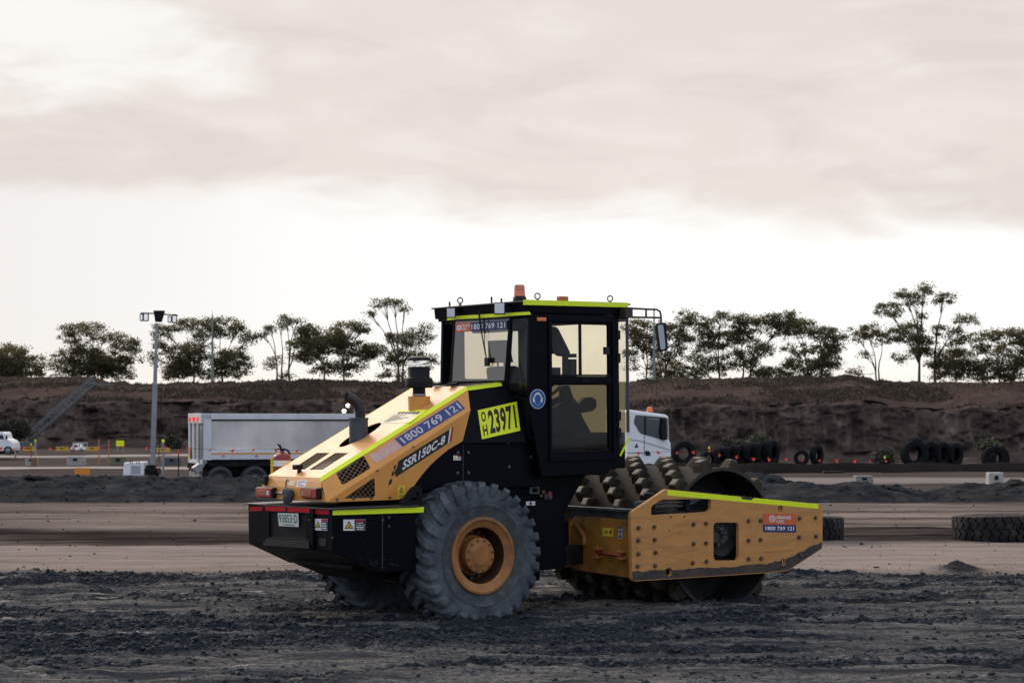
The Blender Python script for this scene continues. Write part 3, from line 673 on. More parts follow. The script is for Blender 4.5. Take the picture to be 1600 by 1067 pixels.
hood.holes([T0, T1, V3((T1.x, .5, T1.z)), V3((T0.x, .5, T0.z))], [g1, g2, eh], thin(ptop.n))
hood.extr([T0, T1, S1, S0], thin(Plane(T0, q=T1, r=S0).n)); hood.extr(flipv([T0, T1, S1, S0]), V3((0, -.006, -.002)))
gs1 = rrect(onplane(pbev, [(524, 737.5), (568, 711), (579.5, 731), (535, 758)]), .03)
hood.holes([S0, S1, C1, C0], [gs1], thin(pbev.n)); hood.extr(flipv([S0, S1, C1, C0]), V3((0, -.006, -.002)))
low = [C0, V3((-1.60, -.68, 1.325)), V3((-.764, -.68, 1.322)), V3((-.67, -.68, 1.38))]+[av(x, y, -.68) for x, y in [(648, 757), (660, 741), (672, 727), (686, 714), (700.6, 702), (723, 689)]]+[C1]
gs2 = rrect([av(x, y, -.68) for x, y in [(537, 778.8), (585.5, 745.5), (586.3, 777)]], .03)
hood.holes(low, [gs2], V3((0, .006, 0))); hood.extr(flipv(low), V3((0, -.006, 0)))
Fm = V3((-1.612, -.575, 1.455))
tail = lambda s: [V3((T0.x, -.5*s, T0.z)), V3((S0.x, S0.y*s, S0.z)), V3((Fm.x, Fm.y*s, Fm.z)), V3((C0.x, C0.y*s, C0.z)), V3((-1.60, -.68*s, 1.325))]
l, r_ = tail(1), tail(-1)
for i in range(4): hood.extr([l[i], l[i+1], r_[i+1], r_[i]], V3((.006, 0, 0)))
hood = hood.build('hood', YEL, roller, bevel=.003)
core = MB()                                           # dark engine bay seen through the openings
core.hexa([(-1.50, -.44, 1.40), (.15, -.44, 1.40), (.15, .44, 1.40), (-1.50, .44, 1.40)], [(-1.50, -.44, 1.51), (.15, -.44, 2.34), (.15, .44, 2.34), (-1.50, .44, 1.51)])
core.box((-1.52, -.60, 1.33), (.1, .60, 1.38)); core.build('engine_bay', INK, roller)
fr = MB(); 
for g, pl, st, dr in ((g1, ptop, .030, (R(60),)), (g2, ptop, .030, (R(60),)), (gs1, pbev, .040, (R(45), R(-45))), (gs2, pside, .040, (R(45), R(-45)))):
    f_ = MB(); lattice(f_, [p-pl.n*.008 for p in g], pl.n, st, .0035, dr); f_.build('vent_grille', M_('grille_wire', (.17, .10, .04), .6), hood)
# reflective strip on the bevelled hood edge, on both sides
for s in (1, -1):
    m_ = MB(); nn = Plane(T0, q=T1, r=S0).n; nn = V3((nn.x, nn.y*s, nn.z))
    q4 = [T0.lerp(T1, .0), T0.lerp(T1, .998), S0.lerp(S1, .998), S0]; q4 = q4 if s == 1 else flipv(q4)
    m_.extr([p+nn*.001 for p in q4], nn*.002); m_.build('reflective_tape', CHART, hood)
sticker('phone_decal', pbev, [(616.8, 685.6), (714.6, 625), (726.8, 637.8), (629.3, 697.8)], BLUF, [('t', '1800 769 121', .05, .15, .97, .85, M_('faded_white_print', (.62, .55, .55), .5, var=.3, vscale=12), .015)], hood)
sticker('faded_decal', pbev, [(577, 712), (616.4, 685.9), (629, 698), (588, 724)], PINK, [('e', .22, .48, .11, .30, M_('ghost_print', (.62, .50, .46), .6, var=.4, vscale=60))], hood)
sticker('model_decal', pside, [(622.2, 720.6), (702.4, 670.6), (699.6, 692.6), (618, 745.5)], INK,
        [('t', 'SSR150C-8', .115, .17, .93, .80, WHT, .03), ('p', [(1.0, 0), (1.028, 0), (1.04, 1), (1.005, 1)], WHT), ('p', [(1.035, 0), (1.07, 0), (1.08, 1), (1.045, 1)], REDT),
         ('r', -.07, .62, -.03, .86, INK), ('r', -.09, .25, -.045, .52, INK), ('r', -.03, .2, .01, .55, INK), ('r', -.12, -.25, -.065, .08, INK)], hood)
sticker('service_label', ptop, [(624.7, 640.2), (667.8, 640.2), (639.7, 660.3), (593.7, 660.8)], CRM,
        [('r', 0, .86, 1, 1, SIGNY), ('r', .9, 0, 1, 1, SIGNY, 2)]+[('r', .12+.13*i, .68, .20+.13*i, .84, INK, 3) for i in range(6)]+[('r', .06, .10+.09*i, .3+.5*((i*37) % 7)/7, .125+.09*i, DRK, 3) for i in range(6)], hood)
pfas = Plane(Fm, q=(Fm.x, .5, Fm.z), r=T0)
sticker('handwritten_tag', pfas, [(464.5, 750), (479.5, 750), (477, 760.5), (463, 760.5)], WHT, [('r', .1, .7, .9, .82, NAVY), ('r', .1, .4, .5, .5, NAVY), ('r', .2, .15, .8, .25, DRK)], hood)
sticker('faded_tag', pfas, [(452, 751), (461, 751), (459.5, 758), (450.5, 758)], CRM, (), hood)
def warn(tri, x0, x1, y0, y1, bg=LABY):
    w = x1-x0; h = y1-y0; c = x0+w/2
    return [('p', [(x0+w*.06, y0+h*.1), (x1-w*.06, y0+h*.1), (c, y1-h*.06)], INK), ('p', [(x0+w*.2, y0+h*.18), (x1-w*.2, y0+h*.18), (c, y1-h*.24)], bg, 2), ('p', [(c-w*.10, y0+h*.24), (c+w*.10, y0+h*.24), (c+w*.02, y1-h*.42)], INK, 3)]
sticker('warning_label', pside, [(621.5, 759), (633, 758), (632.5, 778), (621, 779)], LABY, [('r', .2, .28, .8, .31, INK), ('r', .2, .18, .8, .21, INK), ('r', .3, .08, .7, .11, INK)]+warn(1, .15, .85, .42, .95), hood)
# bolts on hood
mb = MB()
for x, y in ((571, 727.5), (590, 735), (646, 698)): p = pbev.at(x, y); MB().bolt([(.012, -.002), (.012, .008), (.0, .008)], p, pbev.n, 8, 'bolt', GRY, hood)
for x, y in ((526.5, 781), (552.5, 779.5), (580, 779), (609, 778)): p = av(x, y-1, -.68); MB().bolt([(.014, -.002), (.014, .01), (.0, .01)], p, (0, -1, 0), 8, 'bolt', GRY, hood)
# hinges at the top end
for x in (685, 710): p = ptop.at(x, 602); mb = MB(); mb.box(p+V3((-.07, -.05, .0)), p+V3((.02, .05, .02))); mb.tube([p+V3((.0, -.055, .018)), p+V3((.0, .055, .018))], .012, 8); mb.build('hinge', DRK, hood, bevel=.003)
# tail lamps
for (x0, y0, x1, y1) in ((405, 761.5, 430, 777), (475.5, 762, 500.5, 778.5)):
    a, b = au(x0, y0, -1.63), au(x1, y1, -1.63)
    vv0, vv1 = b.y, a.y; w0, w1 = b.z, a.z
    mb = MB(); mb.box((-1.665, vv0-.01, w0-.008), (-1.612, vv1+.008, w1+.008)); h_ = mb.build('tail_lamp', BLKP, roller, bevel=.012, seg=3)
    mb = MB(); mb.box((-1.678, vv0+.012, w0+.004), (-1.666, vv1-.004, w1-.004), 0)
    inn = (vv1-vv0); far = x0 < 450
    mb.box((-1.683, vv0+inn*.28, w0+.02), (-1.679, vv1-inn*.12, w1-.02), 1)
    c0 = vv0+inn*.12 if far else vv1-inn*.28; mb.box((-1.683, (vv0+inn*.13) if far else (vv1-inn*.11-.03), w0+.024), (-1.679, (vv0+inn*.26) if far else (vv1-inn*.11), w1-.024), 2)
    mb.build('lens', [REDL, AMBL, CLR], h_, bevel=.003)
# latch with padlock
a = au(430, 769.5, -1.63); b = au(447, 770.5, -1.63); mb = MB(); mb.tube([a, b], .011, 8)
p = au(449, 757, -1.63); q = au(449, 768, -1.66); mb.tube([au(446.5, 766, -1.65), au(447, 753, -1.65), au(449, 748.5, -1.65), au(451, 751, -1.65)], .008, 8); mb.build('hood_latch', CHR, roller, 40)
mb = MB(); c = au(449, 775, -1.67)
for i in range(5): mb.lathe([(.0, -.07), (.03, -.065), (.045, -.03), (.05, .0), (.04, .045), (.0, .06)], c+V3((random.uniform(-.01, .01), random.uniform(-.02, .02), random.uniform(-.03, .03))), (random.uniform(-.2, .2), random.uniform(-.3, .3), 1), 10)
mb.build('padlock_cover', M_('grey_green_rubber', (.085, .10, .105), .7, var=.5, vscale=30), roller, 50)
# work camera on the tail edge, far side lamp
c = ptop.at(465, 738)+V3((0, 0, .05)); mb = MB(); mb.box(c+V3((-.03, -.055, -.02)), c+V3((.03, .055, .03))); mb.box(c+V3((-.02, -.05, -.06)), c+V3((.02, -.02, -.02))); mb.lathe([(.022, 0), (.022, .03), (0, .03)], c+V3((-.03, -.02, 0)), (-1, 0, 0), 12)
mb.build('rear_camera', BLKP, roller, bevel=.005)
c = au(415, 750.5, -1.62); mb = MB(); mb.box(c+V3((-.02, -.02, -.05)), c+V3((.03, .02, .05))); mb.build('side_reflector', BLKP, roller, bevel=.006)
# ---- exhaust
eb = ec+V3((0, 0, 0)); exc = ptop.at(560.5, 684)
scale = 21*0+(av(576, 660, exc.y)-av(544.5, 660, exc.y)).x*cos(TH)/2*1.0
er = .100; topw = onp(560, 652.5, exc, V3((1, 0, 0))).z
mb = MB(); mb.lathe([(er*.97, -.35), (er*.97, topw-exc.z-.02), (er*1.03, topw-exc.z-.02), (er*1.03, topw-exc.z), (.05, topw-exc.z)], exc, (0, 0, 1), 32)
ex = mb.build('exhaust_stack', M_('exhaust_grey', (.070, .085, .105), .5, metal=.3, var=.35, vscale=9, dust=.3, dustc=(.12, .10, .09)), roller, 40)
# elbow bends towards the tail
pth = []; base = exc+V3((.02, 0, topw-exc.z-.01)); 
for a in np.linspace(0, 1, 3): pth.append(base+V3((0, 0, .07*a)))
for a in np.linspace(0.15, 1.15, 10): pth.append(base+V3((-.15*(1-cos(a*1.1))*1.3, .08*(1-cos(a)), .07+.165*sin(a*1.05))))
mb = MB(); mb.tube(pth, .053, 20, cap=False); mb.tube(pth, .047, 20, cap=False); mb.build('exhaust_elbow', PIPE, ex, 50)
# ---- air intake
ic = ptop.at(655, 634); ic = onp(655, 634, ptop.p, ptop.n)
def iw(y): return onp(655, y, ic, V3((1, 0, 0))).z-ic.z
mb = MB(); mb.lathe([(.116, -.25), (.116, iw(619)), (.0, iw(619))], ic, (0, 0, 1), 32); it_ = mb.build('intake_pedestal', YEL, roller, 40)
mb = MB(); mb.lathe([(.066, iw(620)), (.066, iw(606)), (.138, iw(606)), (.142, iw(603)), (.142, iw(594)), (.137, iw(591)), (.118, iw(590)), (.112, iw(588)), (.112, iw(573)), (.0, iw(573))], ic, (0, 0, 1), 32)
mb.lathe([(.112, iw(563)), (.122, iw(563)), (.118, iw(559)), (.07, iw(556.5)), (.0, iw(556))], ic, (0, 0, 1), 32); mb.lathe([(.012, iw(556)), (.012, iw(553)), (0, iw(553))], ic, (0, 0, 1), 8)
mb.build('air_precleaner', BLKP, it_, 35)
mb = MB(); mb.lathe([(.072, iw(618)), (.072, iw(615.5))], ic, (0, 0, 1), 24); mb.build('hose_clamp', CHR, it_, 35)
mb = MB(); mb.lathe([(.110, iw(573)), (.110, iw(563))], ic, (0, 0, 1), 32); mb.build('clear_bowl', GLS2, it_, 35)
# ---- bumper counterweight
def bv(u, s): return s*(.82+(u+1.64)*.13)
prof_ = [(-1.64, 1.255), (-1.64, .852), (-1.12, .625), (-.745, .632), (-.745, 1.255)]
mb = MB(); mb.hexa([(u, bv(u, -1), w) for u, w in prof_], [(u, bv(u, 1), w) for u, w in prof_]); bump = mb.build('rear_bumper', BLK, roller, bevel=.008)
mb = MB(); tp = [(-1.665, 0), (-.70, 0)]
mb.hexa([(-1.662, -.842, 1.258), (-.715, -.96, 1.258), (-.715, .96, 1.258), (-1.662, .842, 1.258)], [(-1.662, -.842, 1.272), (-.715, -.96, 1.272), (-.715, .96, 1.272), (-1.662, .842, 1.272)])
mb.build('bumper_top_plate', M_('worn_black_plate', (.03, .032, .037), .45, var=.4, vscale=6, dust=.4, dustc=(.09, .085, .08)), bump, bevel=.003)
mb = MB(); mb.hexa([(-1.25, -.55, .64), (-.9, -.55, .5), (-.9, .55, .5), (-1.25, .55, .64)], [(-1.25, -.55, .9), (-.6, -.55, .9), (-.6, .55, .9), (-1.25, .55, .9)]); mb.build('belly_plate', DRK, bump)
prear = Plane((-1.64, 0, 0), V3((-1, 0, 0)))
pbs = Plane((-1.64, -.82, 1), q=(-.745, bv(-.745, -1), 1), r=(-1.64, -.82, .5))
# framed mesh opening in the tail
a, b = au(411, 792, -1.665), au(489, 857, -1.665); o4 = [au(411, 790.5, -1.665), au(489, 794.5, -1.665), au(489, 858.5, -1.665), au(411, 853, -1.665)]
h4 = [au(420.5, 800.6, -1.665), au(477.5, 803, -1.665), au(477.5, 841.5, -1.665), au(420.5, 838.5, -1.665)]
mb = MB(); mb.holes(o4, [h4], V3((.03, 0, 0))); fr_ = mb.build('guard_frame', BLK, bump, bevel=.006)
mb = MB(); lattice(mb, [p+V3((.012, 0, 0)) for p in h4], V3((-1, 0, 0)), .03, .003, (R(45), R(-45))); mb.build('guard_mesh', DRK, fr_)
mb = MB(); mb.extr([p+V3((.0215, 0, 0)) for p in h4], V3((.003, 0, 0))); mb.build('radiator_core', INK, fr_)
mb = MB(); lo4 = [au(416, 841, -1.667), au(482, 844, -1.667), au(486, 856.5, -1.667), au(413, 851.5, -1.667)]; mb.extr([lo4[0]+V3((0, 0, 0)), lo4[1], lo4[2]+V3((-.02, 0, 0)), lo4[3]+V3((-.02, 0, 0))], V3((.004, 0, 0))); mb.build('frame_lip', BLK, fr_)
mb = MB(); mb.box((-1.6435, au(509.4, 839, -1.64).y, au(500, 852, -1.64).z), (-1.641, au(499, 839, -1.64).y, au(500, 840, -1.64).z)); mb.build('step_slot', INK, bump)
pl2 = Plane((-1.666, 0, 0), V3((-1, 0, 0)))
for q4, pl in (([(390, 791.5), (410, 790.2), (410, 797.5), (390, 798.5)], prear), ([(414.5, 790.5), (446.5, 791.8), (446.5, 799), (414.5, 797.6)], pl2), ([(449, 791.9), (483.5, 793.5), (483.5, 800.8), (449, 799.2)], pl2), ([(490, 794.8), (514, 795.5), (514, 803.5), (490, 802.5)], prear)):
    sticker('red_reflector', pl, q4, REDT, parent=bump)
sticker('reflective_tape', pbs, [(520, 797), (662.5, 791.8), (662, 800.3), (519.5, 804.6)], CHART, parent=bump)
sticker('licence_plate', Plane((-1.672, 0, 0), V3((-1, 0, 0))), [(433.8, 801), (465.9, 802), (466.8, 823), (435.7, 821.3)], M_('plate_white', (.55, .60, .55), .4), [('t', '93853·D', .05, .27, .95, .90, M_('plate_green', (.012, .05, .045), .5), .01), ('r', .22, .10, .78, .15, DRK)], bump)
sticker('warning_label', prear, [(491, 810), (511.5, 810.5), (511.2, 828.6), (491, 828)], WHT, [('r', .55, .05, 1, .78, NAVY), ('r', .55, .80, 1, .98, REDT), ('r', .62, .55, .92, .66, WHT, 2), ('r', .6, .35, .95, .45, WHT, 2), ('r', .6, .15, .95, .25, WHT, 2)]+warn(1, .03, .55, .15, .85), bump)
sticker('warning_label', pbs, [(536.5, 811.5), (571.3, 811), (571, 828.3), (536.5, 828.8)], WHT, [('p', [(.50, .02), (.995, .02), (.995, .98), (.50, .98)], INK), ('e', .745, .84, .2, .10, REDT, 2), ('t', 'KEEP', .60, .60, .88, .72, WHT, .02, 2), ('t', 'CLEAR OF', .53, .42, .96, .54, WHT, .02, 2), ('r', .56, .26, .93, .34, WHT, 2), ('r', .60, .10, .90, .18, WHT, 2)]+warn(1, .02, .48, .08, .95), bump)
mb = MB()
for x, y in ((598, 812), (607.5, 808), (607.5, 822)): MB().bolt([(.012, 0), (.012, .008), (0, .008)], pbs.at(x, y), pbs.n, 8, 'bolt', GRY, bump)
for x, y in ((483, 812), (483, 850), (448, 847), (519.5, 840)): MB().bolt([(.012, 0), (.012, .006), (0, .006)], au(x, y, -1.666), (-1, 0, 0), 8, 'bolt', GRY, bump)
mb.tube([pbs.at(597.5, 806), pbs.at(597.5, 890)], .0035, 4)
mb.build('weld_seam', GRY, bump)
m_ = MB()
for i in range(26):
    x = random.gauss(588, 14); y = random.gauss(876, 7)
    if not (545 < x < 640 and 850 < y < 884+(x-560)*.12): continue
    a_ = random.uniform(-.6, .6); ln = random.uniform(1, 9); w_ = random.uniform(.10, .35)
    m_.poly([pbs.at(x, y-w_, .0012+i*.00005), pbs.at(x+ln, y+ln*a_, .0012+i*.00005), pbs.at(x+ln*.5, y+ln*.5*a_+w_, .0012+i*.00005)])
m_.build('scratches', M_('dull_scratch', (.10, .11, .13), .6), bump)['kind'] = 'stuff'
# lifting lug in front of the tyre
lug = rrect([av(x, y, -.86) for x, y in [(624, 789), (646.5, 759), (660, 759), (660, 789)]], .05); lh = rrect([av(x, y, -.86) for x, y in [(641, 782), (650, 769), (654.5, 769), (654.5, 781)]], .02)
mb = MB(); mb.holes(lug, [lh], V3((0, .04, 0))); mb.build('lifting_lug', DRK, bump, bevel=.006)
# ---- rear chassis and body sides under the cab
mb = MB()
bod = [(-.74, 1.0), (-.60, 1.30), (-.764, 1.322), (.021, 1.892), (1.02, 1.90), (1.02, .95), (.66, .95), (.66, .50), (-.74, .50)]
bod = [(-.74, .50), (-.74, 1.30), (-.55, 1.50), (-.36, 1.68), (-.14, 1.83), (.03, 1.905), (1.75, 1.905), (1.75, 1.50), (1.45, 1.10), (.95, 1.10), (.95, .50)]
mb.hexa([(u, -.545, w) for u, w in bod], [(u, .545, w) for u, w in bod])
mb.hexa([(u, -.665, w) for u, w in [(-.74, 1.33), (-.55, 1.50), (-.36, 1.68), (-.14, 1.83), (.03, 1.905), (1.05, 1.905), (1.05, 1.40), (-.7, 1.40)]], [(u, -.546, w) for u, w in [(-.74, 1.33), (-.55, 1.50), (-.36, 1.68), (-.14, 1.83), (.03, 1.905), (1.05, 1.905), (1.05, 1.40), (-.7, 1.40)]])
chas = mb.build('rear_chassis', BLK, roller, bevel=.006)
mb = MB()
a, b = av(822, 781.5, -.68), av(883, 888, -.68); mb.box((.60, -.68, b.z), (b.x, .2, a.z)); mb.box((b.x-.35, -.60, b.z-.0), (b.x-.01, -.5, b.z+.01)); mb.build('tool_box', BLK, chas, bevel=.012)
psb = Plane((0, -.665, 0), V3((0, -1, 0))); pbx = Plane((0, -.68, 0), V3((0, -1, 0)))
sticker('warning_label', psb, [(708.5, 711.5), (720.2, 711.3), (720, 718.8), (708.5, 719)], WHT, [('r', .5, .72, 1, 1, REDT), ('p', [(.05, .1), (.45, .1), (.25, .9)], LABY), ('r', .55, .2, .95, .3, INK), ('r', .55, .45, .95, .55, INK)], chas)
sticker('fuel_label', pbx, [(822.2, 783.3), (836.2, 783), (836, 789), (822.2, 789)], WHT, [('r', .38, .1, .62, .9, INK), ('r', .1, .4, .3, .6, GRY), ('r', .7, .4, .9, .6, GRY)], chas)
mb = MB()
for x, y in ((715, 707), (731.5, 706.5), (714.5, 738.5), (731.5, 738), (794, 691), (795, 729), (829, 714)): MB().bolt([(.016, 0), (.016, .01), (0, .01)], av(x, y, -.665), (0, -1, 0), 8, 'bolt', GRY, chas)
mb.tube([av(723.5, 692, -.665), av(723.5, 750, -.665)], .003, 4)
mb.build('panel_seam', GRY, chas)
# isolator and handle over the tool box
mb = MB(); 
a, b = av(828, 760.5, -.62), av(843, 771, -.62); hh = rrect([V3((a.x+.03, -.62, a.z-.015)), V3((b.x-.02, -.62, a.z-.015)), V3((b.x-.02, -.62, b.z+.015)), V3((a.x+.03, -.62, b.z+.015))], .01)
mb.holes([V3((a.x, -.62, b.z)), V3((b.x, -.62, b.z)), V3((b.x, -.62, a.z)), V3((a.x, -.62, a.z))], [hh], V3((0, .02, 0))); mb.build('grab_handle', GRY, chas, bevel=.004)
mb = MB(); c = av(855, 771, -.62); mb.box(c+V3((-.03, 0, -.06)), c+V3((.07, .03, .0)), 0); mb.box(c+V3((.0, -.02, -.045)), c+V3((.045, 0, .02)), 1)
mb.lathe([(.02, 0), (.02, .02), (0, .02)], c+V3((-.06, 0, .02)), (0, -1, 0), 10, 2); mb.lathe([(.016, 0), (.016, .02), (0, .02)], c+V3((-.09, 0, -.02)), (0, -1, 0), 10, 2)
mb.build('battery_isolator', [GRY, REDP, BOLT], chas, bevel=.003)
# black shroud between hood and cab
sh0, sh1 = V3((.210, -.50, 2.440)), av(786.6, 599.5, -.52); sb = V3((.03, -.69, 1.895)); sb2 = V3((.80, -.69, 1.90)); sb3 = V3((.80, -.60, 2.36))
pshr = Plane((.19, -.545, 2.40), q=(.70, -.545, 2.50), r=sb)
mb = MB()
sA, sB = V3((.206, -.50, 2.445)), av(784.5, 597.5, -.50)
pshr = Plane(sA, q=sB, r=(.45, -.70, 1.90))
near_ = [sA, sB, pshr.at(800, 617), pshr.at(818, 655), pshr.at(822, 691), pshr.at(724, 692.5), pshr.at(735, 641)]
mb.hexa(near_, [V3((p.x, -p.y, p.z)) for p in near_]); shr = mb.build('rear_shroud', BLK, roller, bevel=.006)
pst = Plane(sA, q=sB, r=(sA.x, .5, sA.z))
mb = MB(); n_ = pst.n; e_ = (near_[1]-near_[0]); yv = V3((0, 1, 0))
mb.extr([near_[0]+n_*.003+yv*.005, near_[1]*.93+near_[0]*.07+n_*.003+yv*.005, near_[1]*.93+near_[0]*.07+n_*.003+yv*.06, near_[0]+n_*.003+yv*.06], n_*.002)
mb.extr([near_[0]+V3((.0, -.006, 0)), near_[1]*.96+near_[0]*.04+V3((0, -.006, 0)), near_[1]*.98+near_[0]*.02+V3((0, -.012, -.035)), near_[0]+V3((0, -.02, -.035))], V3((0, -.002, 0)))
mb.build('reflective_tape', CHART, shr)
sticker('fleet_number_sign', Plane(pshr.p+pshr.n*.0, pshr.n), [(746.5, 641), (807.4, 627), (813, 672.5), (753, 686)], SIGNY,
        [('t', 'O', .06, .57, .175, .92, INK, .03), ('t', 'H', .06, .09, .175, .46, INK, .03), ('t', '23971', .23, .09, .93, .92, INK, .035)], shr, off=.003)
#@@SECTION cab
def quadu(u, pts): return [au(x, y, u) for x, y in pts]
CZ0, CZ1 = 1.50, 3.205
cabo = [(.86, 1.95), (.97, 1.50), (1.865, 1.51), (2.035, 1.73), (2.035, 3.205), (.83, 3.205), (.80, 2.30)]
W1 = [(1.118, 3.105), (1.895, 3.105), (1.895, 2.555), (1.118, 2.555)]; W2 = [(1.112, 2.463), (1.89, 2.463), (1.89, 1.76), (1.112, 1.76)]
v3 = lambda pts, v: [V3((u, v, w)) for u, w in pts]
NV, FV = -.78, .84
mb = MB()
mb.holes(v3(cabo, NV), [rrect(v3(W1, NV), .02), rrect(v3(W2, NV), .03)], V3((0, .045, 0)))
mb.holes(v3(cabo, FV), [rrect(v3(W1, FV), .02), rrect(v3(W2, FV), .03)], V3((0, -.045, 0)))
# floor, front posts, rear header and posts
mb.box((.97, NV+.046, 1.50), (1.865, FV-.046, 1.56)); mb.box((.84, NV+.046, 3.15), (2.18, FV-.046, 3.20))
mb.box((2.15, FV-.05, 1.75), (2.19, FV, 3.2)); mb.box((2.155, NV+.01, 1.95), (2.185, NV+.035, 3.2)); mb.box((1.95, NV+.046, 1.56), (2.15, FV-.046, 1.78))
mb.box((.83, NV+.046, 1.90), (.87, FV-.046, 2.42))
cab = mb.build('cab', BLK, roller, bevel=.006)
# door frame lines, sliding window bar, hinges, lock
mb = MB(); dfo = [(1.06, 1.655), (1.97, 1.655), (2.0, 1.70), (2.0, 3.175), (1.06, 3.175)]; dfi = [(1.095, 1.72), (1.93, 1.72), (1.93, 3.13), (1.095, 3.13)]
mb.holes(v3(dfo, NV-.002), [v3(dfi, NV-.002)], V3((0, -.018, 0))); mb.box((1.096, NV-.016, 2.475), (1.929, NV-.002, 2.535)); door = mb.build('door', BLK, cab, bevel=.005)
mb = MB(); mb.box((1.478, NV-.012, 2.556), (1.508, NV+.01, 3.104)); mb.box((1.12, NV-.014, 2.556), (1.893, NV-.002, 2.575)); mb.build('window_bar', DRK, door, bevel=.003)
for w in (3.0, 2.75, 2.13, 1.95): mb = MB(); mb.box((1.985, NV-.035, w-.05), (2.03, NV-.003, w+.05)); mb.build('hinge', DRK, door, bevel=.004)
mb = MB(); mb.box((1.50, NV-.03, 2.49), (1.60, NV-.018, 2.52)); mb.build('window_latch', DRK, door, bevel=.003)
for u in (1.145, 1.865): mb = MB(); mb.box((u-.03, NV-.01, 2.79), (u+.03, NV+.03, 2.87)); mb.build('window_catch', INK, door, bevel=.003)
def pane(name, pts, nrm, mat=GLS, parent=cab, t=.006): m_ = MB(); m_.extr(pts, V3(nrm)*t); o = m_.build(name, mat, parent); return o
pane('side_window', v3([(1.11, 2.55), (1.90, 2.55), (1.90, 3.11), (1.11, 3.11)], NV+.02), (0, 1, 0), parent=door); pane('lower_window', v3([(1.10, 1.75), (1.90, 1.75), (1.90, 2.47), (1.10, 2.47)], NV+.02), (0, 1, 0), parent=door)
pane('far_window', v3([(1.10, 2.55), (1.90, 2.55), (1.90, 3.11), (1.10, 3.11)], FV-.02), (0, 1, 0)); OLIVEG = M_('olive_pane_glass', (.30, .28, .17), .6); t_ = OLIVEG.node_tree; tl = t_.nodes.new('ShaderNodeBsdfTranslucent'); tl.inputs[0].default_value = (.42, .39, .23, 1); t_.links.new(tl.outputs[0], t_.nodes['Material Output'].inputs[0])
tr_ = t_.nodes.new('ShaderNodeBsdfTransparent'); tr_.inputs[0].default_value = (.85, .8, .65, 1); mg = t_.nodes.new('ShaderNodeMixShader'); mg.inputs[0].default_value = .8; t_.links.new(tr_.outputs[0], mg.inputs[1]); t_.links.new(tl.outputs[0], mg.inputs[2]); t_.links.new(mg.outputs[0], t_.nodes['Material Output'].inputs[0])
m_ = MB(); m_.poly(v3([(1.10, 1.75), (1.90, 1.75), (1.90, 2.47), (1.10, 2.47)], FV-.02)); m_.build('far_window', GLS, cab)
LW = au(925, 675, 2.158).z
m_ = MB(); m_.box((2.12, NV+.05, 1.60), (2.150, FV-.06, LW)); m_.build('lower_dash', BLKP, cab)
m_ = MB(); m_.poly([V3((2.158, NV+.05, LW)), V3((2.158, FV-.06, LW)), V3((2.158, FV-.06, 2.50)), V3((2.158, NV+.05, 2.50))]); m_.build('lower_windscreen', OLIVEG, cab)  # olive translucent pane across the lower windscreen
pane('windscreen', [V3((2.17, NV+.04, 1.95)), V3((2.17, FV-.05, 1.95)), V3((2.17, FV-.05, 3.15)), V3((2.17, NV+.04, 3.15))], (1, 0, 0), glass('clear_windscreen', (.90, .86, .74), .01))
pane('front_corner_glass', v3([(2.037, 1.74), (2.10, 1.80), (2.19, 1.96), (2.19, 3.20), (2.037, 3.20)], NV+.003), (0, 1, 0), glass('pale_corner_glass', (.85, .82, .76), .03))
mb = MB(); cs = [av(x, y, NV-.004) for x, y in [(982.5, 683), (985, 684.5), (970, 713), (968, 711)]]; mb.extr(cs, V3((0, .003, 0))); mb.build('reflective_tape', CHART, cab)
# rear glazing: middle pane, near angled corner pane, far narrow pane
RU = .76
gq = quadu(RU, [(709, 499), (797, 495), (789, 597), (703, 598.5)])
crn = V3((.845, NV+.005, 3.20)); crb = V3((.815, NV+.005, 2.28))
near_c = [gq[1], crn, crb, gq[2]+V3((.0, -.0, -.16))]
farc_ = [V3((.88, FV-.06, 3.20)), gq[0], gq[3], V3((.88, FV+.0, 2.50))]
def frame_pane(q, nm, b=.045, gm=GLS, lab=None):
    c = sum(q, V3())/4; n = (q[1]-q[0]).cross(q[3]-q[0]).normalized()
    if n.x > 0: n = -n
    inn = [p+(q[i-1]-p).normalized()*b+(q[(i+1) % 4]-p).normalized()*b for i, p in enumerate(q)]
    m_ = MB(); m_.holes(q, [inn], -n*.03); f = m_.build(nm+'_frame', BLK, cab, bevel=.004)
    m_ = MB(); m_.extr([p-n*.006 for p in q], -n*.005); m_.build(nm, gm, f); return n
rn = frame_pane(gq, 'rear_window', .022, glass('grey_rear_glass', (.70, .66, .56), .11)); frame_pane(near_c, 'rear_corner_window', .03, glass('blue_corner_glass', (.62, .66, .62), .03)); frame_pane(farc_, 'rear_corner_window', .012, glass('pale_rear_glass', (.60, .55, .50), .12))
mb = MB(); mb.extr([gq[3]+V3((0, 0, -.0)), gq[2], V3((.80, gq[2].y, 2.30)), V3((.80, gq[3].y, 2.30))], V3((.03, 0, 0))); mb.build('rear_lower_panel', BLK, cab)
mb = MB(); mb.box((.775, NV+.06, 3.12), (.80, -.34, 3.16)); 
sunb = MB(); sunb.extr(quadu(RU+.02, [(738, 499), (797, 496), (797, 515), (738, 518)]), V3((.004, 0, 0)))
prg = Plane((RU, 0, 0), V3((-1, 0, 0)))
sticker('window_decal', prg, [(712, 505.5), (792.2, 500.4), (792.2, 514.2), (712.4, 519.3)], NAVY, [('r', 0, 0, .295, 1, ORNG), ('t', '1800 769 121', .315, .18, .965, .82, WHT, .015), ('e', .07, .5, .05, .30, WHT, 2), ('e', .07, .5, .02, .12, ORNG, 3), ('t', 'ORANGE', .125, .54, .285, .84, WHT, .02, 2), ('t', 'HIRE', .125, .18, .22, .46, WHT, .02, 2)], cab, off=.006)
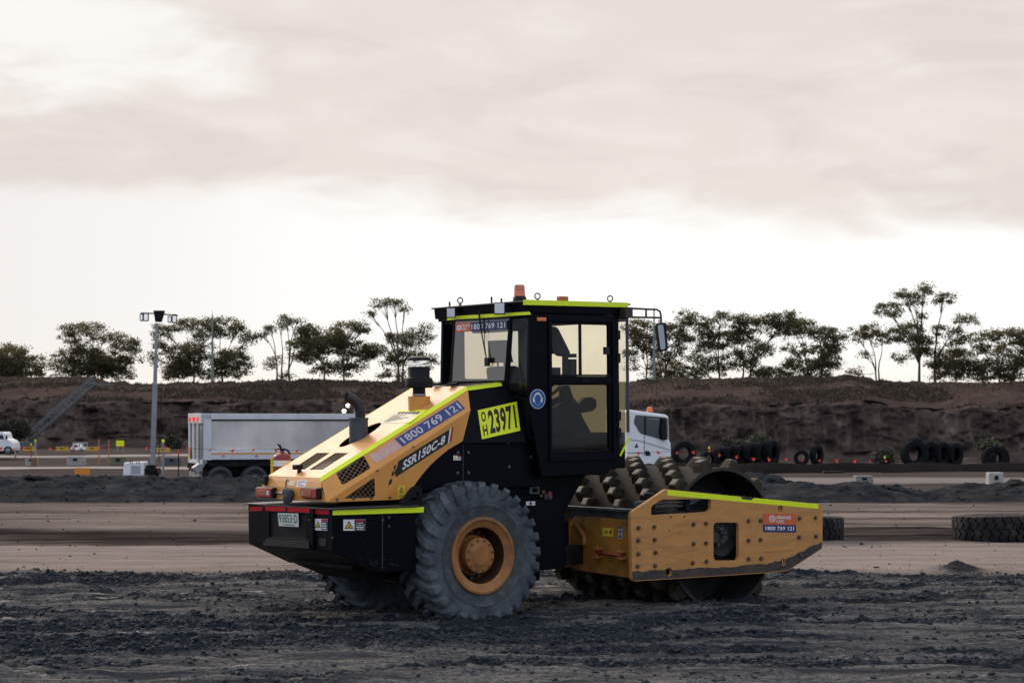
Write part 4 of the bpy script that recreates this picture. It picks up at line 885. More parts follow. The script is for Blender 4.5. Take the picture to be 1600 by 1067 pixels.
# roof
mb = MB()
RZ0, RZ1 = 3.225, 3.353
mb.hexa([(.772, NV-.0, RZ0-.01), (2.12, NV, RZ0-.01), (2.12, FV+.035, RZ0-.01), (.772, FV+.035, RZ0-.01)], [(.762, NV-.005, RZ1-.03), (2.15, NV-.005, RZ1-.03), (2.15, FV+.04, RZ1-.03), (.762, FV+.04, RZ1-.03)])
roof = mb.build('roof', BLK, roller, bevel=.006)
mb = MB(); mb.box((.74, NV-.02, RZ1-.028), (2.19, FV+.06, RZ1-.012)); mb.build('roof_skin', M_('roof_sheet', (.035, .032, .030), .5, var=.3), roof, bevel=.002)
pro = Plane((0, NV-.022, 0), V3((0, -1, 0)))
sticker('reflective_tape', pro, [(817.5, 468.2), (981, 472.9), (981, 480.2), (817.5, 476.3)], CHART, parent=roof)
hq = quadu(.775, [(699, 492), (828.5, 487.8), (828.5, 491.5), (699, 500)]); hq = [au(698.5, 494.5, .77), au(826.5, 487, .77), au(829, 491.5, .77), au(698.5, 500.5, .77)]
mb = MB(); mb.extr(hq, V3((.006, 0, 0))); mb.build('reflective_tape', CHART, roof)
mb = MB(); mb.box((.778, NV+.02, 3.185), (.84, FV-.02, 3.235)); mb.build('rear_header', BLK, roof)
def eyebolt(x, y, v):
    c = av(x, y, v); m_ = MB(); m_.ring(c, (sin(.3), cos(.3), 0), .030, .007); m_.lathe([(.016, RZ1-.012-c.z), (.016, -.045), (.008, -.03)], c, (0, 0, 1), 10); m_.build('eye_bolt', M_('eye_bolt_steel', (.09, .06, .055), .45, metal=.4), roof, 40)
eyebolt(719, 469.5, .62); eyebolt(839.8, 462.8, -.70); eyebolt(953.3, 466.5, -.70)
for x, y in ((768, 466), (783.5, 468.5), (702.5, 474)): c = av(x, y, -.1 if x > 710 else .7); m_ = MB(); m_.lathe([(.010, RZ1-.013-c.z), (.010, 0), (.012, .01), (0, .02)], c, (0, 0, 1), 10); m_.build('roof_bolt', RUST, roof, 40)
# beacon
bc = av(812, 468, -.62); bc.z = RZ1-.012
mb = MB(); mb.lathe([(.075, 0), (.072, .03), (.062, .055), (0, .055)], bc, (0, 0, 1), 24); bcn = mb.build('beacon', BLKP, roof, 40)
mb = MB(); mb.lathe([(.058, .056), (.060, .07), (.055, .15), (.050, .172), (.0, .175)], bc, (0, 0, 1), 24); mb.lathe([(.0605, .085), (.0605, .09)], bc, (0, 0, 1), 24)
AMBT = M_('amber_dome', (.85, .17, .05), .15, coat=.6, var=.35, vscale=30, col2=(.9, .33, .16)); AMBT.node_tree.nodes['Principled BSDF'].inputs['Transmission Weight'].default_value = .55
mb.build('lens', AMBT, bcn, 40)
a, b = av(872.5, 463, -.5), av(885.5, 469, -.5); mb = MB(); mb.box((a.x, -.53, RZ1-.014), (b.x, -.47, a.z)); mb.build('amber_marker', M_('amber_block', (.5, .15, .02), .4), roof, bevel=.004)
mb = MB(); a, b = av(838.5, 495.8, NV-.004), av(853, 502, NV-.004); mb.box((a.x, NV-.016, b.z), (b.x, NV-.001, a.z)); mb.build('side_marker', AMB, cab, bevel=.006, seg=3)
# work lamps under the rear roof edge
for x, y, w, tilt in ((705, 489, .052, .5), (781, 482, .062, .15)):
    c = au(x, y, .66 if x > 750 else .68); m_ = MB(); n = V3((-1, -.75-tilt*.3, .05-tilt*.2)).normalized(); e = V3((0, 0, 1)).cross(n).normalized(); f = n.cross(e)
    def sq(k, d): return [c+e*k*sx_*w+f*k*sy_*w*1.05+n*d for sx_, sy_ in ((-1, -1), (1, -1), (1, 1), (-1, 1))]
    m_.hexa(sq(.55, -.07), sq(1, -.005)); m_.hexa(sq(1, -.005), sq(1, .012)); lp = m_.build('work_lamp', BLKP, roof, bevel=.014, seg=3)
    m_ = MB(); m_.hexa(sq(.86, .013), sq(.80, .019)); m_.build('lens', CLR, lp, bevel=.004)
    m_ = MB(); m_.tube([c-n*.04, V3((.77, c.y, c.z+.06))], .012, 6); m_.build('bracket', BLKP, lp)
# wiper
m_ = MB(); p = lambda x, y, u=RU-.02: au(x, y, u)
m_.tube([p(748, 486), p(751.5, 515), p(762, 572)], [.012, .008, .006], 6); m_.tube([p(757, 497), p(757, 540), p(762, 570)], .005, 6); m_.box(p(764.5, 572)+V3((-.02, 0, 0)), p(759, 559)+V3((.01, 0, 0))); m_.build('wiper', BLKP, cab, 40)
# mirror on a two bar arm
m_ = MB(); MV = -.86; q = lambda x, y: av(x, y, MV)
m_.tube([q(978, 481.5), q(1015, 483.3), q(1026, 483.6), q(1031, 486.5), q(1032.8, 493), q(1032.8, 505)], .011, 8); m_.tube([q(978, 495.3), q(1032, 496.4)], .011, 8); m_.tube([q(1009.5, 483), q(1009.5, 496)], .011, 8); m_.tube([q(986.5, 481), q(986.5, 496)], .016, 8)
a, b = q(976, 480), q(986, 497); m_.box((a.x, MV-.02, b.z), (b.x, NV+.1, a.z)); arm = m_.build('mirror_arm', RUST, roof, 40)
m_ = MB(); md = rrect([q(1022, 505), q(1039, 504), q(1041.5, 548), q(1028, 550)], .04, 6); m_.extr([p_+V3((0, -.03, 0)) for p_ in md], V3((.02, .06, 0))); mir = m_.build('mirror', BLKP, arm, bevel=.012, seg=3)
m_ = MB(); md = rrect([q(1024, 508), q(1033, 507), q(1037, 545), q(1029, 547)], .03, 6); m_.extr([p_+V3((0, -.034, 0)) for p_ in md], V3((0, .003, 0))); m_.build('mirror_glass', M_('mirror_silver', (.30, .31, .33), .06, metal=1.0), mir)
# hearing protection sign
pcab = Plane((0, NV-.001, 0), V3((0, -1, 0)))
circ = [(.5+.5*cos(a), .5+.5*sin(a)) for a in [2*pi*i/36 for i in range(36)]]
hd = [(.5+.20*cos(a), .52+.20*sin(a)) for a in np.linspace(0, pi, 12)]+[(.31, .42), (.38, .24), (.45, .18), (.55, .18), (.62, .24), (.69, .42)]
sticker('ear_protection_sign', pcab, [(828, 608), (852, 608), (852, 638.5), (828, 638.5)], WHT, [('e', .5, .5, .47, .47, SBLU), ('p', [(.5+(.5-.5)+s*cos(a)*1.0, .50+s*sin(a)*1.25) for a, s in [(x, .27) for x in np.linspace(.1, pi-.1, 14)]], WHT, 2), ('e', .25, .47, .07, .15, WHT, 2), ('e', .75, .47, .07, .15, WHT, 2), ('p', [(x*1.12-.06, y*1.08-.03) for x, y in hd], WHT, 2), ('p', hd, SBLU, 3)], cab, shape=circ)
# inside the cab
m_ = MB(); c = V3((1.35, .02, 2.62)); SY = .13
hs = lambda cx, cz, w0, w1, h, t, lean=0: m_.hexa([V3((cx-t, SY-w0, cz-h)), V3((cx+t, SY-w0, cz-h)), V3((cx+t, SY+w0, cz-h)), V3((cx-t, SY+w0, cz-h))], [V3((cx-t-lean, SY-w1, cz+h)), V3((cx+t-lean, SY-w1, cz+h)), V3((cx+t-lean, SY+w1, cz+h)), V3((cx-t-lean, SY+w1, cz+h))])
hs(1.24, 2.34, .24, .26, .34, .06, .10); hs(1.45, 2.02, .25, .25, .07, .26, 0); seat = m_.build('seat', SEAT, cab, bevel=.05, seg=4)
m_ = MB(); hs(1.12, 2.84, .17, .13, .12, .045, .03); m_.tube([V3((1.13, .07, 2.6)), V3((1.12, .07, 2.78))], .012); m_.tube([V3((1.13, .19, 2.6)), V3((1.12, .19, 2.78))], .012); m_.build('headrest', SEAT, seat, bevel=.04, seg=4)
m_ = MB(); m_.box((1.25, -.15, 1.56), (1.65, .2, 1.96)); m_.hexa([V3((1.75, -.12, 1.56)), V3((2.1, -.12, 1.56)), V3((2.1, .22, 1.56)), V3((1.75, .22, 1.56))], [V3((1.62, -.08, 2.30)), V3((1.78, -.08, 2.36)), V3((1.78, .18, 2.36)), V3((1.62, .18, 2.30))])
m_.box((1.2, .30, 1.56), (1.7, .52, 2.26)); m_.tube([V3((1.5, .4, 2.2)), V3((1.55, .38, 2.45))], .018); con = m_.build('console', BLKP, cab, bevel=.02)
m_ = MB(); m_.ring((1.66, .05, 2.40), (-.55, 0, .84), .19, .018, 28); 
for a in (0, 2.1, 4.2): d = V3((.84*cos(a), sin(a), .55*cos(a))); m_.tube([V3((1.66, .05, 2.39)), V3((1.66, .05, 2.40))+d*.19], .012, 6)
m_.build('steering_wheel', BLKP, con, 50)
m_ = MB(); mp_ = rrect([av(x, y, -.02) for x, y in ((862.5, 509), (872, 511), (892, 551), (889, 557), (875, 556), (866, 540))], .06); m_.extr(mp_, V3((0, .10, 0))); m_.extr([av(x, y, .02) for x, y in ((880, 550), (888, 552), (893, 592), (880, 592))], V3((0, .03, 0))); m_.build('monitor_pod', BLKP, cab, bevel=.02)
m_ = MB(); m_.extr([av(x, y, .0) for x, y in ((861, 574), (876, 574), (876, 592), (861, 592))], V3((0, .06, 0))); m_.build('switch_box', BLKP, cab)
m_ = MB(); m_.extr([av(x, y, .0) for x, y in ((891, 561), (901, 561), (901, 592), (891, 592))], V3((0, .06, 0))); m_.build('control_tower', BLKP, cab)
m_ = MB(); m_.extr([av(x, y, .0) for x, y in ((891, 552.5), (901, 552.5), (901, 558.5), (891, 558.5))], V3((0, .05, 0))); m_.build('switch_box', BLKP, cab)
m_ = MB(); m_.extr([av(x, y, -.25) for x, y in ((903, 633), (914, 621), (925, 620), (932, 624), (933, 636), (927, 642), (910, 645))], V3((0, .08, 0))); m_.extr([av(x, y, -.25) for x, y in ((880, 602), (890, 602), (896, 620), (904, 630), (910, 650), (924, 675), (880, 675))], V3((0, .08, 0))); m_.extr([av(x, y, -.25) for x, y in ((862, 640), (880, 628), (880, 675), (862, 675))], V3((0, .08, 0))); m_.build('dash_tower', BLKP, cab, bevel=.01)
m_ = MB(); m_.tube([V3((1.12, .3, 2.95))]+[V3((1.13+.012*(-1)**i, .3, 2.93-.016*i)) for i in range(22)], .004, 5); m_.build('coiled_cord', INK, cab)
m_ = MB(); m_.box((1.0, -.25, 3.05), (1.12, .5, 3.15)); m_.build('roof_console', BLKP, cab, bevel=.01)
#@@SECTION wheels
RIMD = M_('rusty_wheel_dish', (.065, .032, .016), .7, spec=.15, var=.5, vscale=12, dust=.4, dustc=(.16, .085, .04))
SWL = M_('dusty_sidewall', (.060, .068, .072), .8, spec=.2, var=.35, vscale=9, dust=.6, dustc=(.13, .14, .14), dscale=9, bump=.15, bscale=40)
def make_wheel(side):
    c = V3((0, side*.80, .74)); ax = V3((0, side, 0)); R0 = .745
    def P(r, y, a): return c+ax*y+V3((cos(a)*r, 0, sin(a)*r))
    m_ = MB()   # rim with recessed disc
    m_.lathe([(.385, .215), (.392, .235), (.388, .252), (.365, .254), (.350, .238), (.335, .232), (.305, .222), (.286, .212)], c, ax, 48)
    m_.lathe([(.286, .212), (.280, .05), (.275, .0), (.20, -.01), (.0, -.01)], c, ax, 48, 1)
    m_.lathe([(.385, .215), (.385, -.2), (.28, -.2)], c, ax, 48)
    whl = m_.build('wheel', [RIM, RIMD], roller, 35)
    m_ = MB(); m_.lathe([(.21, -.01), (.205, .065), (.182, .09), (.180, .185), (.172, .195), (.10, .200), (.095, .204), (.0, .204)], c, ax, 40); m_.build('hub', RIM, whl, 35)
    m_ = MB()
    for i in range(12): a = 2*pi*i/12+.2; MB().bolt([(.011, .19), (.011, .212), (0, .212)], P(.157, 0, a)*1.0, ax, 6, 'wheel_bolt', BOLT, whl)
    for i in range(16): a = 2*pi*i/16; MB().bolt([(.017, .0), (.017, .04), (0, .04)], P(.238, 0, a), ax, 6, 'wheel_bolt', BOLT, whl)
    # tyre carcass
    m_ = MB(); pr = [(.372, .205), (.40, .228), (.43, .232), (.50, .247), (.515, .252), (.522, .249), (.58, .255), (.64, .250), (.675, .240), (.695, .215), (.700, .12), (.702, 0)]
    pr = pr+[(r, -y) for r, y in pr[-2::-1]]; m_.lathe(pr, c, ax, 72)
    NL = 28
    for s in (1, -1):
        for i in range(NL):
            a0 = 2*pi*(i+(.5 if s < 0 else 0))/NL
            # bar: centre of tread -> shoulder -> down the sidewall; raked
            st = [(.0, R0, .085, .70, .045), (.07, R0+.003, .075, .69, .075), (.15, R0, .035, .685, .088), (.238, R0-.010, .0, .665, .098), (.268, R0-.045, -.012, .635, .098), (.274, .650, -.022, .60, .085), (.262, .60, -.030, .59, .06)]
            lo, hi = [], []
            dirn = 1 if side > 0 else -1
            for (y, rt, da, rb, wd) in st:
                for lst, rr, ww in ((lo, rb, wd*1.10), (hi, rt, wd*.80)):
                    yy = y if rr == rt else min(y, .247)
                    ang = a0-da*1.9; lst.append((P(rr, s*yy, ang-ww/2/rt), P(rr, s*yy, ang+ww/2/rt)))
            vs = []; 
            for k in range(len(st)): vs += [lo[k][0], lo[k][1], hi[k][1], hi[k][0]]
            fs = [(3, 2, 1, 0)]+[(4*k+j, 4*k+(j+1) % 4, 4*k+4+(j+1) % 4, 4*k+4+j) for k in range(len(st)-1) for j in range(4)]+[tuple(4*(len(st)-1)+j for j in range(4))]
            m_.add(vs, fs)
    m_.lathe([(.392, .236), (.40, .2305), (.43, .2345), (.50, .2495), (.512, .2535)], c, ax, 72, 1)
    m_.build('tyre', [RUB, SWL], whl, 28)
    return whl
make_wheel(-1); make_wheel(1)
m_ = MB(); m_.tube([V3((0, -.62, .74)), V3((0, .62, .74))], .16, 20); m_.box((-.25, -.3, .55), (.25, .3, .95)); m_.build('rear_axle', DRK, roller, 40)
#@@SECTION drum
DC = V3((3.279, 0, .759)); DR = .785; DW = 1.05
m_ = MB(); m_.lathe([(DR-.035, -DW), (DR, -DW+.005), (DR, DW-.005), (DR-.035, DW), (DR-.04, DW-.3), (.12, DW-.32)], DC, (0, 1, 0), 96)
m_.lathe([(DR-.035, -DW), (DR-.045, -DW+.52), (.25, -DW+.55), (.25, -DW+.22), (.0, -DW+.22)], DC, (0, 1, 0), 96, 1); drum = m_.build('drum', [DRUMM, M_('drum_inside', (.022, .022, .024), .6, spec=.3, var=.5, vscale=6)], roller, 35)
def pad_mesh(m_, a, y):
    rad = V3((-sin(a), 0, cos(a))); tg = V3((-cos(a), 0, -sin(a))); ax = V3((0, 1, 0)); o = DC+ax*y
    def P(r, t, s): return o+rad*r+tg*t+ax*s
    def q_(r, t, w_): return [P(r, -t, -w_), P(r, t, -w_), P(r, t, w_), P(r, -t, w_)]
    b = q_(DR-.015, .094, .074)+q_(DR+.060, .070, .066)+q_(DR+.102, .050, .052)+q_(DR+.113, .036, .042)
    m_.add(b, [(0, 1, 2, 3)]+[(4*k+j, 4*k+(j+1) % 4, 4*k+4+(j+1) % 4, 4*k+4+j) for k in range(2) for j in range(4)], 0)
    m_.add(b, [(4*2+j, 4*2+(j+1) % 4, 12+(j+1) % 4, 12+j) for j in range(4)]+[(12, 13, 14, 15)], 1)
PADT = M_('worn_highlit_pad_face', (.125, .108, .082), .55, spec=.3, var=.5, vscale=9, dust=.4, dustc=(.13, .10, .06), dscale=8, bump=.2)  # outer pad faces worn, with top highlights also put into the colour
pads = []
for ri in range(11):
    y = .945-ri*.189
    for k in range(12):
        a = (k*30+ri*10+4) % 360; pads.append((a, y))
# the pads in view (top and rear of the drum) are single pieces, the rest one mesh
vis = sorted(pads, key=lambda p: -(cos(R(p[0]-50))*1.4-.35*p[1]))
for a, y in vis[:98]: m_ = MB(); pad_mesh(m_, R(a), y); m_.build('drum_pad', [PADM, PADT], drum, bevel=.005)
m_ = MB()
for a, y in vis[98:]: pad_mesh(m_, R(a), y)
o = m_.build('drum_pads', [PADM, PADT], drum); o['kind'] = 'stuff'
# side plates
PV = -1.19
pn = Plane((0, PV, 0), V3((0, -1, 0)))
out = [(985.5, 801), (1041, 763.8), (1285, 789), (1285.4, 856), (1232, 891), (1196, 895), (988, 908)]
def pl(pts): return [pn.at(x, y) for x, y in pts]
ow = rrect(pl(out), .04)
w1 = rrect(pl([(1017.4, 805), (1017.4, 791), (1033.5, 780), (1111, 779), (1111, 796), (1104, 799.5)]), .03)
w2 = rrect(pl([(1114.8, 816), (1154.5, 816), (1154.5, 875), (1114.8, 875.5)]), .055, 5)
def circp(x, y, r): c = pn.at(x, y); return [c+V3((cos(a)*r, 0, sin(a)*r)) for a in [2*pi*i/16 for i in range(16)]]
hl = [circp(1219.6, 794, .038), circp(1224, 878, .038), circp(1045, 893, .045)]
def plate(mirror=False):
    m_ = MB(); f = (lambda ps: flipv(ps)) if mirror else (lambda ps: ps)
    m_.holes(f(ow), [f(w1), f(w2)]+[f(h) for h in hl], V3((0, .045 if not mirror else -.045, 0))); return m_.build('side_plate', PLT, roller, bevel=.005)
plate1 = plate(); plate(True)
for x_, y_, r_h in ((1219.6, 794, .06), (1224, 878, .06), (1045, 893, .065)):  # black discs added behind the plate holes, standing for the shade inside
    c = pn.at(x_, y_); m_ = MB(); m_.lathe([(0, 0), (r_h, 0), (r_h, .01), (0, .01)], c+V3((0, .075, 0)), (0, 1, 0), 16); m_.build('hole_shade_disc', INK, plate1)
# scuffed lower band, where paint is gone
lowq = [(987.6, 893), (1040, 889.5), (1100, 887.5), (1195, 881), (1228, 873), (1284.3, 845.5)]
lower_ = [(1284.3, 856), (1231.5, 889.8), (1196, 893.8), (989, 906.6)]
holes_l = [circp(1224, 878, .041), circp(1045, 893, .048)]
jag = []
for (x0, y0), (x1, y1) in zip(lowq[:-1], lowq[1:]):
    for t in np.linspace(0, 1, 14)[:-1]: jag.append((x0+(x1-x0)*t, y0+(y1-y0)*t+random.uniform(-1.6, 1.2)))
jag.append(lowq[-1])
m_ = MB(); m_.holes([pn.at(x, y, .0015) for x, y in jag+lower_], [[p+V3((0, -.0015, 0)) for p in h] for h in holes_l], V3((0, -.001, 0))); m_.build('scuffed_edge', WORN, plate1)
# scratches
m_ = MB()
for i in range(34):
    x = random.uniform(990, 1270); y = random.choice([random.uniform(850, 884), random.uniform(866, 886), random.uniform(820, 870)]); ln = random.uniform(6, 55); sl = random.uniform(-.14, .06)
    if x+ln > 1278 or (1108 < x+ln and x < 1160 and y < 878) or y > 888-(x-1000)*.05+2: continue
    w = random.uniform(.12, .35); k = .0012; pts = [(x, y-w*.2), (x+ln*.5, y+sl*ln*.5-w), (x+ln, y+sl*ln), (x+ln*.5, y+sl*ln*.5+w)]; m_.poly([pn.at(a, b, k+.00005*i) for a, b in pts], i % 2)
m_.build('scratches', [WORN, M_('bare_scratch', (.40, .30, .22), .5)], plate1)['kind'] = 'stuff'
m_ = MB()
bl = [(567,397),(646,393),(565,460),(648,457),(567,527),(652,521),(563,590),(650,587),(842,380),(905,375),(843,477),(905,474),(838,573),(907,565),(1117,363),(1177,362),(1117,460),(1177,457),(1117,553),(1180,550),(1372,350),(1453,347),(1370,445),(1455,440),(1375,535)]
for x, y in bl: c = pn.at(820+x/3.2, 700+y/3.2); MB().bolt([(.026, 0), (.026, .006), (.019, .006), (.019, .026), (.0, .028)], c, (random.uniform(-.1, .1), -1, random.uniform(-.1, .1)), 6, 'bolt', BOLT, plate1)
for x, y in ((1048, 807), (1069, 806.5)): MB().bolt([(.010, 0), (.010, .010), (0, .010)], pn.at(x, y), (0, -1, 0), 8, 'bolt', BOLT, plate1)
MB().bolt([(.012, 0), (.0, .0015)], pn.at(1046, 829), (0, -1, 0), 10, 'bolt', BOLT, plate1)
sticker('reflective_tape', pn, [(1043, 765), (1278.6, 787), (1279, 794.6), (1043, 773.6)], CHART, parent=plate1)
spk = [('p', [(.40-.0+.115*cos(a-.16)*.36, .72+.115*sin(a-.16)*1.3*.95), (.40+.115*cos(a+.16)*.36, .72+.115*sin(a+.16)*1.235), (.40+.02*cos(a), .72+.05*sin(a))], ORNG, 3) for a in [2*pi*i/8 for i in range(8)]]
logo = [('e', .27, .72, .10, .19, WHT, 2), ('e', .27, .72, .075, .145, ORNG, 3), ('e', .27, .72, .055, .105, WHT, 4), ('e', .27, .72, .018, .035, ORNG, 5)]+[('p', [(.27+.075*cos(a-.10), .72+.145*sin(a-.10)), (.27+.075*cos(a+.10), .72+.145*sin(a+.10)), (.27+.02*cos(a+.1), .72+.04*sin(a+.1)), (.27+.02*cos(a-.1), .72+.04*sin(a-.1))], ORNG, 5) for a in [2*pi*i/9 for i in range(9)]]
sticker('hire_decal', pn, [(1192.3, 801.8), (1244.2, 802.4), (1244, 831.6), (1192.2, 831)], NAVY, [('r', 0, .40, 1, 1, ORNG), ('t', 'ORANGE', .40, .71, .84, .88, WHT, .03, 2), ('t', 'HIRE', .40, .49, .63, .66, WHT, .0, 2), ('t', '1800 769 121', .07, .10, .93, .32, WHT, .03)]+logo, plate1)
# mud along the top of the plate and in the window sills
def mudline(pts, n, v0, v1, s0=.006, s1=.018):
    m_ = MB()
    for i in range(n):
        t = random.random()*(len(pts)-1); k = int(t); x = pts[k][0]+(pts[k+1][0]-pts[k][0])*(t-k); y = pts[k][1]+(pts[k+1][1]-pts[k][1])*(t-k)
        c = av(x, y+random.uniform(-.3, .3), random.uniform(v0, v1)); s = random.uniform(s0, s1)
        m_.add([c+V3((random.uniform(-1, 1), random.uniform(-.6, .6), random.uniform(-.6, .7)))*s for _ in range(6)], [(0, 1, 2), (1, 2, 3), (2, 3, 4), (3, 4, 5), (0, 2, 4), (1, 3, 5), (0, 3, 5), (1, 4, 5)])
    return m_
m_ = mudline([(1070, 766.5), (1110, 770), (1160, 775), (1215, 781)], 150, PV+.005, PV+.04); m_.v += []
m2 = mudline([(1117, 875.3), (1153, 875)], 60, PV+.005, PV+.04); m3 = mudline([(1062, 801.5), (1105, 798.5)], 50, PV+.005, PV+.04)
for q_ in (m2, m3): m_.add(q_.v, q_.f)
m_.build('caked_mud', MUD, plate1)
# chipped tape patch
sticker('paint_chip', pn, [(1157, 774.7), (1178, 777.5), (1174, 781), (1160, 779.5)], WORN, parent=plate1, off=.0042)
# hub casting behind the window, cavities
m_ = MB(); c = V3((3.28, -1.0, .76)); m_.lathe([(.0, .0), (.20, .0), (.22, .05), (.30, .1)], V3((3.3, -1.02, .76)), (0, 1, 0), 30); m_.box((3.02, -1.10, .72), (3.26, -.9, .98)); m_.build('drum_motor', M_('muddy_casting', (.06, .065, .066), .8, var=.6, vscale=14, bump=.6, bscale=30), roller, 40)
m_ = mudline([(1119, 824), (1128, 826), (1133, 842), (1125, 850)], 160, PV+.06, PV+.10, .02, .05); m_.build('caked_mud', M_('pale_mud', (.10, .11, .11), .9, var=.5, vscale=20), roller)
# rear cross frame (yoke)
m_ = MB(); YU = 1.90
yt = [(YU, PV+.046, 1.045), (YU, .9, 1.045), (YU, .9, .42), (YU, PV+.046, .40)]
yk = rrect([au(987.5, 813, YU), au(900, 804.5, YU), au(893, 812, YU), au(893, 885, YU), au(905, 891, YU), au(987.5, 904, YU)], .02)
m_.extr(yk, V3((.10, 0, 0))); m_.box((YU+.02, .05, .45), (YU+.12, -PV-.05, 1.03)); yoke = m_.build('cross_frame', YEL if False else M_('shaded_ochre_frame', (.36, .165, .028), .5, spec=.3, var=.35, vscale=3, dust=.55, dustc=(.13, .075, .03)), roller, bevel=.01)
m_ = MB(); m_.box((YU-.02, PV+.05, 1.105), (YU+.14, 1.1, 1.135)); m_.box((YU+.02, PV+.05, 1.0), (YU+.10, 1.1, 1.104)); m_.box((YU+.0, -.38, 1.02), (YU+.03, -.2, 1.12)); m_.build('scraper_bar', M_('muddy_scraper', (.03, .034, .038), .7, var=.5, vscale=12, dust=.6, dustc=(.10, .10, .10), bump=.3), yoke, bevel=.006)
m_ = MB()
for i in range(3):
    m_.tube([V3((2.0, -1.06, 1.14+.03*i)), V3((2.35, -1.07, 1.15+.035*i)), V3((2.75, -1.06, 1.14+.04*i)), V3((3.0, -1.02, 1.22+.02*i))], .016, 8)
m_.build('hoses', M_('dusty_hose', (.11, .12, .125), .7, var=.5, vscale=15), roller, 50)
m_ = MB(); m_.box((2.0, -1.10, 1.02), (3.2, -1.06, 1.10)); m_.box((2.18, -1.12, 1.09), (2.24, -1.0, 1.30)); m_.box((2.68, -1.12, 1.09), (2.74, -1.0, 1.32)); m_.build('scraper_mount', DRK, roller, bevel=.006)
pyo = Plane((YU, 0, 0), V3((-1, 0, 0)))
sticker('tie_down_label', pyo, [(941.5, 824), (958, 825), (958, 837.8), (941.5, 836.8)], LABY, [('e', .30, .5, .14, .22, INK), ('e', .30, .5, .08, .12, LABY, 2), ('r', .44, .45, .58, .55, INK, 2), ('p', [(.62, .5), (.82, .2), (.82, .8)], INK, 2), ('r', .84, .15, .88, .85, INK, 2)], yoke)
sticker('blue_label', pyo, [(966, 823), (972.2, 823.3), (972.2, 841.3), (966, 841)], M_('pale_blue_label', (.35, .42, .50), .5), [('r', .1, .62, .9, .72, NAVY), ('r', .1, .48, .9, .56, NAVY), ('p', [(.15, .08), (.85, .08), (.5, .42)], INK), ('r', 0, .88, 1, 1, NAVY)], yoke)
m_ = MB(); m_.tube([au(932, 862.5, YU-.06), au(972, 868.5, YU-.06)], .017, 10); lk = m_.build('locking_bar', REDP, yoke, 40)
for x, y in ((935, 857), (935, 870), (971, 862), (973, 872)): c = au(x, y, YU-.04); m_ = MB(); m_.box(c+V3((-.05, -.035, -.012)), c+V3((.04, .035, .012))); m_.lathe([(.014, -.02), (.014, .035), (0, .035)], c+V3((-.02, 0, 0)), (0, 0, 1), 8); m_.build('bracket', RIM, lk, bevel=.004)
m_ = MB(); m_.box((4.50, PV+.05, .52), (4.62, -PV-.05, .98)); m_.build('front_cross_member', DRK, roller, bevel=.01)
# articulation joint, rear frame of the drum, lower shadowed steel
m_ = MB(); m_.box((1.0, -.12, .55), (1.85, .42, .98)); m_.lathe([(.14, .35), (.14, 1.2), (0, 1.2)], V3((1.35, 0, 0)), (0, 0, 1), 20); m_.hexa([V3((1.5, -.5, .52)), V3((1.86, -.35, .52)), V3((1.86, .35, .52)), V3((1.5, .5, .52))], [V3((1.5, -.5, .72)), V3((1.86, -.35, .72)), V3((1.86, .35, .72)), V3((1.5, .5, .72))]); m_.build('articulation_joint', DRK, roller, bevel=.01)
m_ = MB(); arc = [au(x, y, YU-.03) for x, y in ((899, 818), (906, 828), (913, 838), (912, 850))]; m_.tube(arc, .03, 8); m_.build('yoke_rib', RIM, yoke, 50)
#@@SECTION props on roller
# fire extinguisher hung on the far side of the hood
ex_p = au(441, 729, -.9); fw = RM @ V3((-1.05, .78, 1.35))
def ext():
    Yd = (RM @ V3((-1.15, .72, 1.6))).y
    b0 = at(441, 750, Yd); t = empty('fire_extinguisher', b0); k = Yd/FPX
    tag(t, 'red fire extinguisher with white label mounted behind the hood of the roller', 'fire extinguisher')
    m_ = MB(); m_.lathe([(.0, 0), (13*k, 0), (13.7*k, 1.5*k), (13.7*k, 36*k), (12.5*k, 39*k), (8*k, 41.5*k), (4*k, 42.5*k), (3*k, 46*k), (0, 46*k)], V3(), (0, 0, 1), 32); m_.build('cylinder', REDP, t, 40)
    m_ = MB(); m_.lathe([(13.9*k, 22*k), (13.9*k, 31*k)], V3(), (0, 0, 1), 32); m_.build('paper_label', WHT, t, 40)
    m_ = MB(); m_.lathe([(3*k, 45*k), (3.4*k, 46*k), (3*k, 50*k), (0, 50*k)], V3(), (0, 0, 1), 12); m_.tube([V3((-2*k, 0, 50*k)), V3((-4*k, 0, 54*k)), V3((-8*k, 0, 57*k))], [2*k, 1.8*k, .6*k], 8); m_.tube([V3((-2*k, 0, 48*k)), V3((-9*k, 0, 49*k))], [1.2*k, .6*k], 8); m_.tube([V3((2*k, 0, 48*k)), V3((6*k, 0, 48*k)), V3((10*k, 0, 45*k)), V3((12*k, 0, 40*k))], 1.5*k, 8); m_.build('valve_handle', BLKP, t, 40)
    m_ = MB(); m_.box((-18*k, -.01, 2*k), (-14.2*k, .03, 35*k)); m_.box((-18*k, -14*k, -1.5*k), (14*k, 14*k, -.2*k)); m_.build('bracket', LABY, t)
ext()
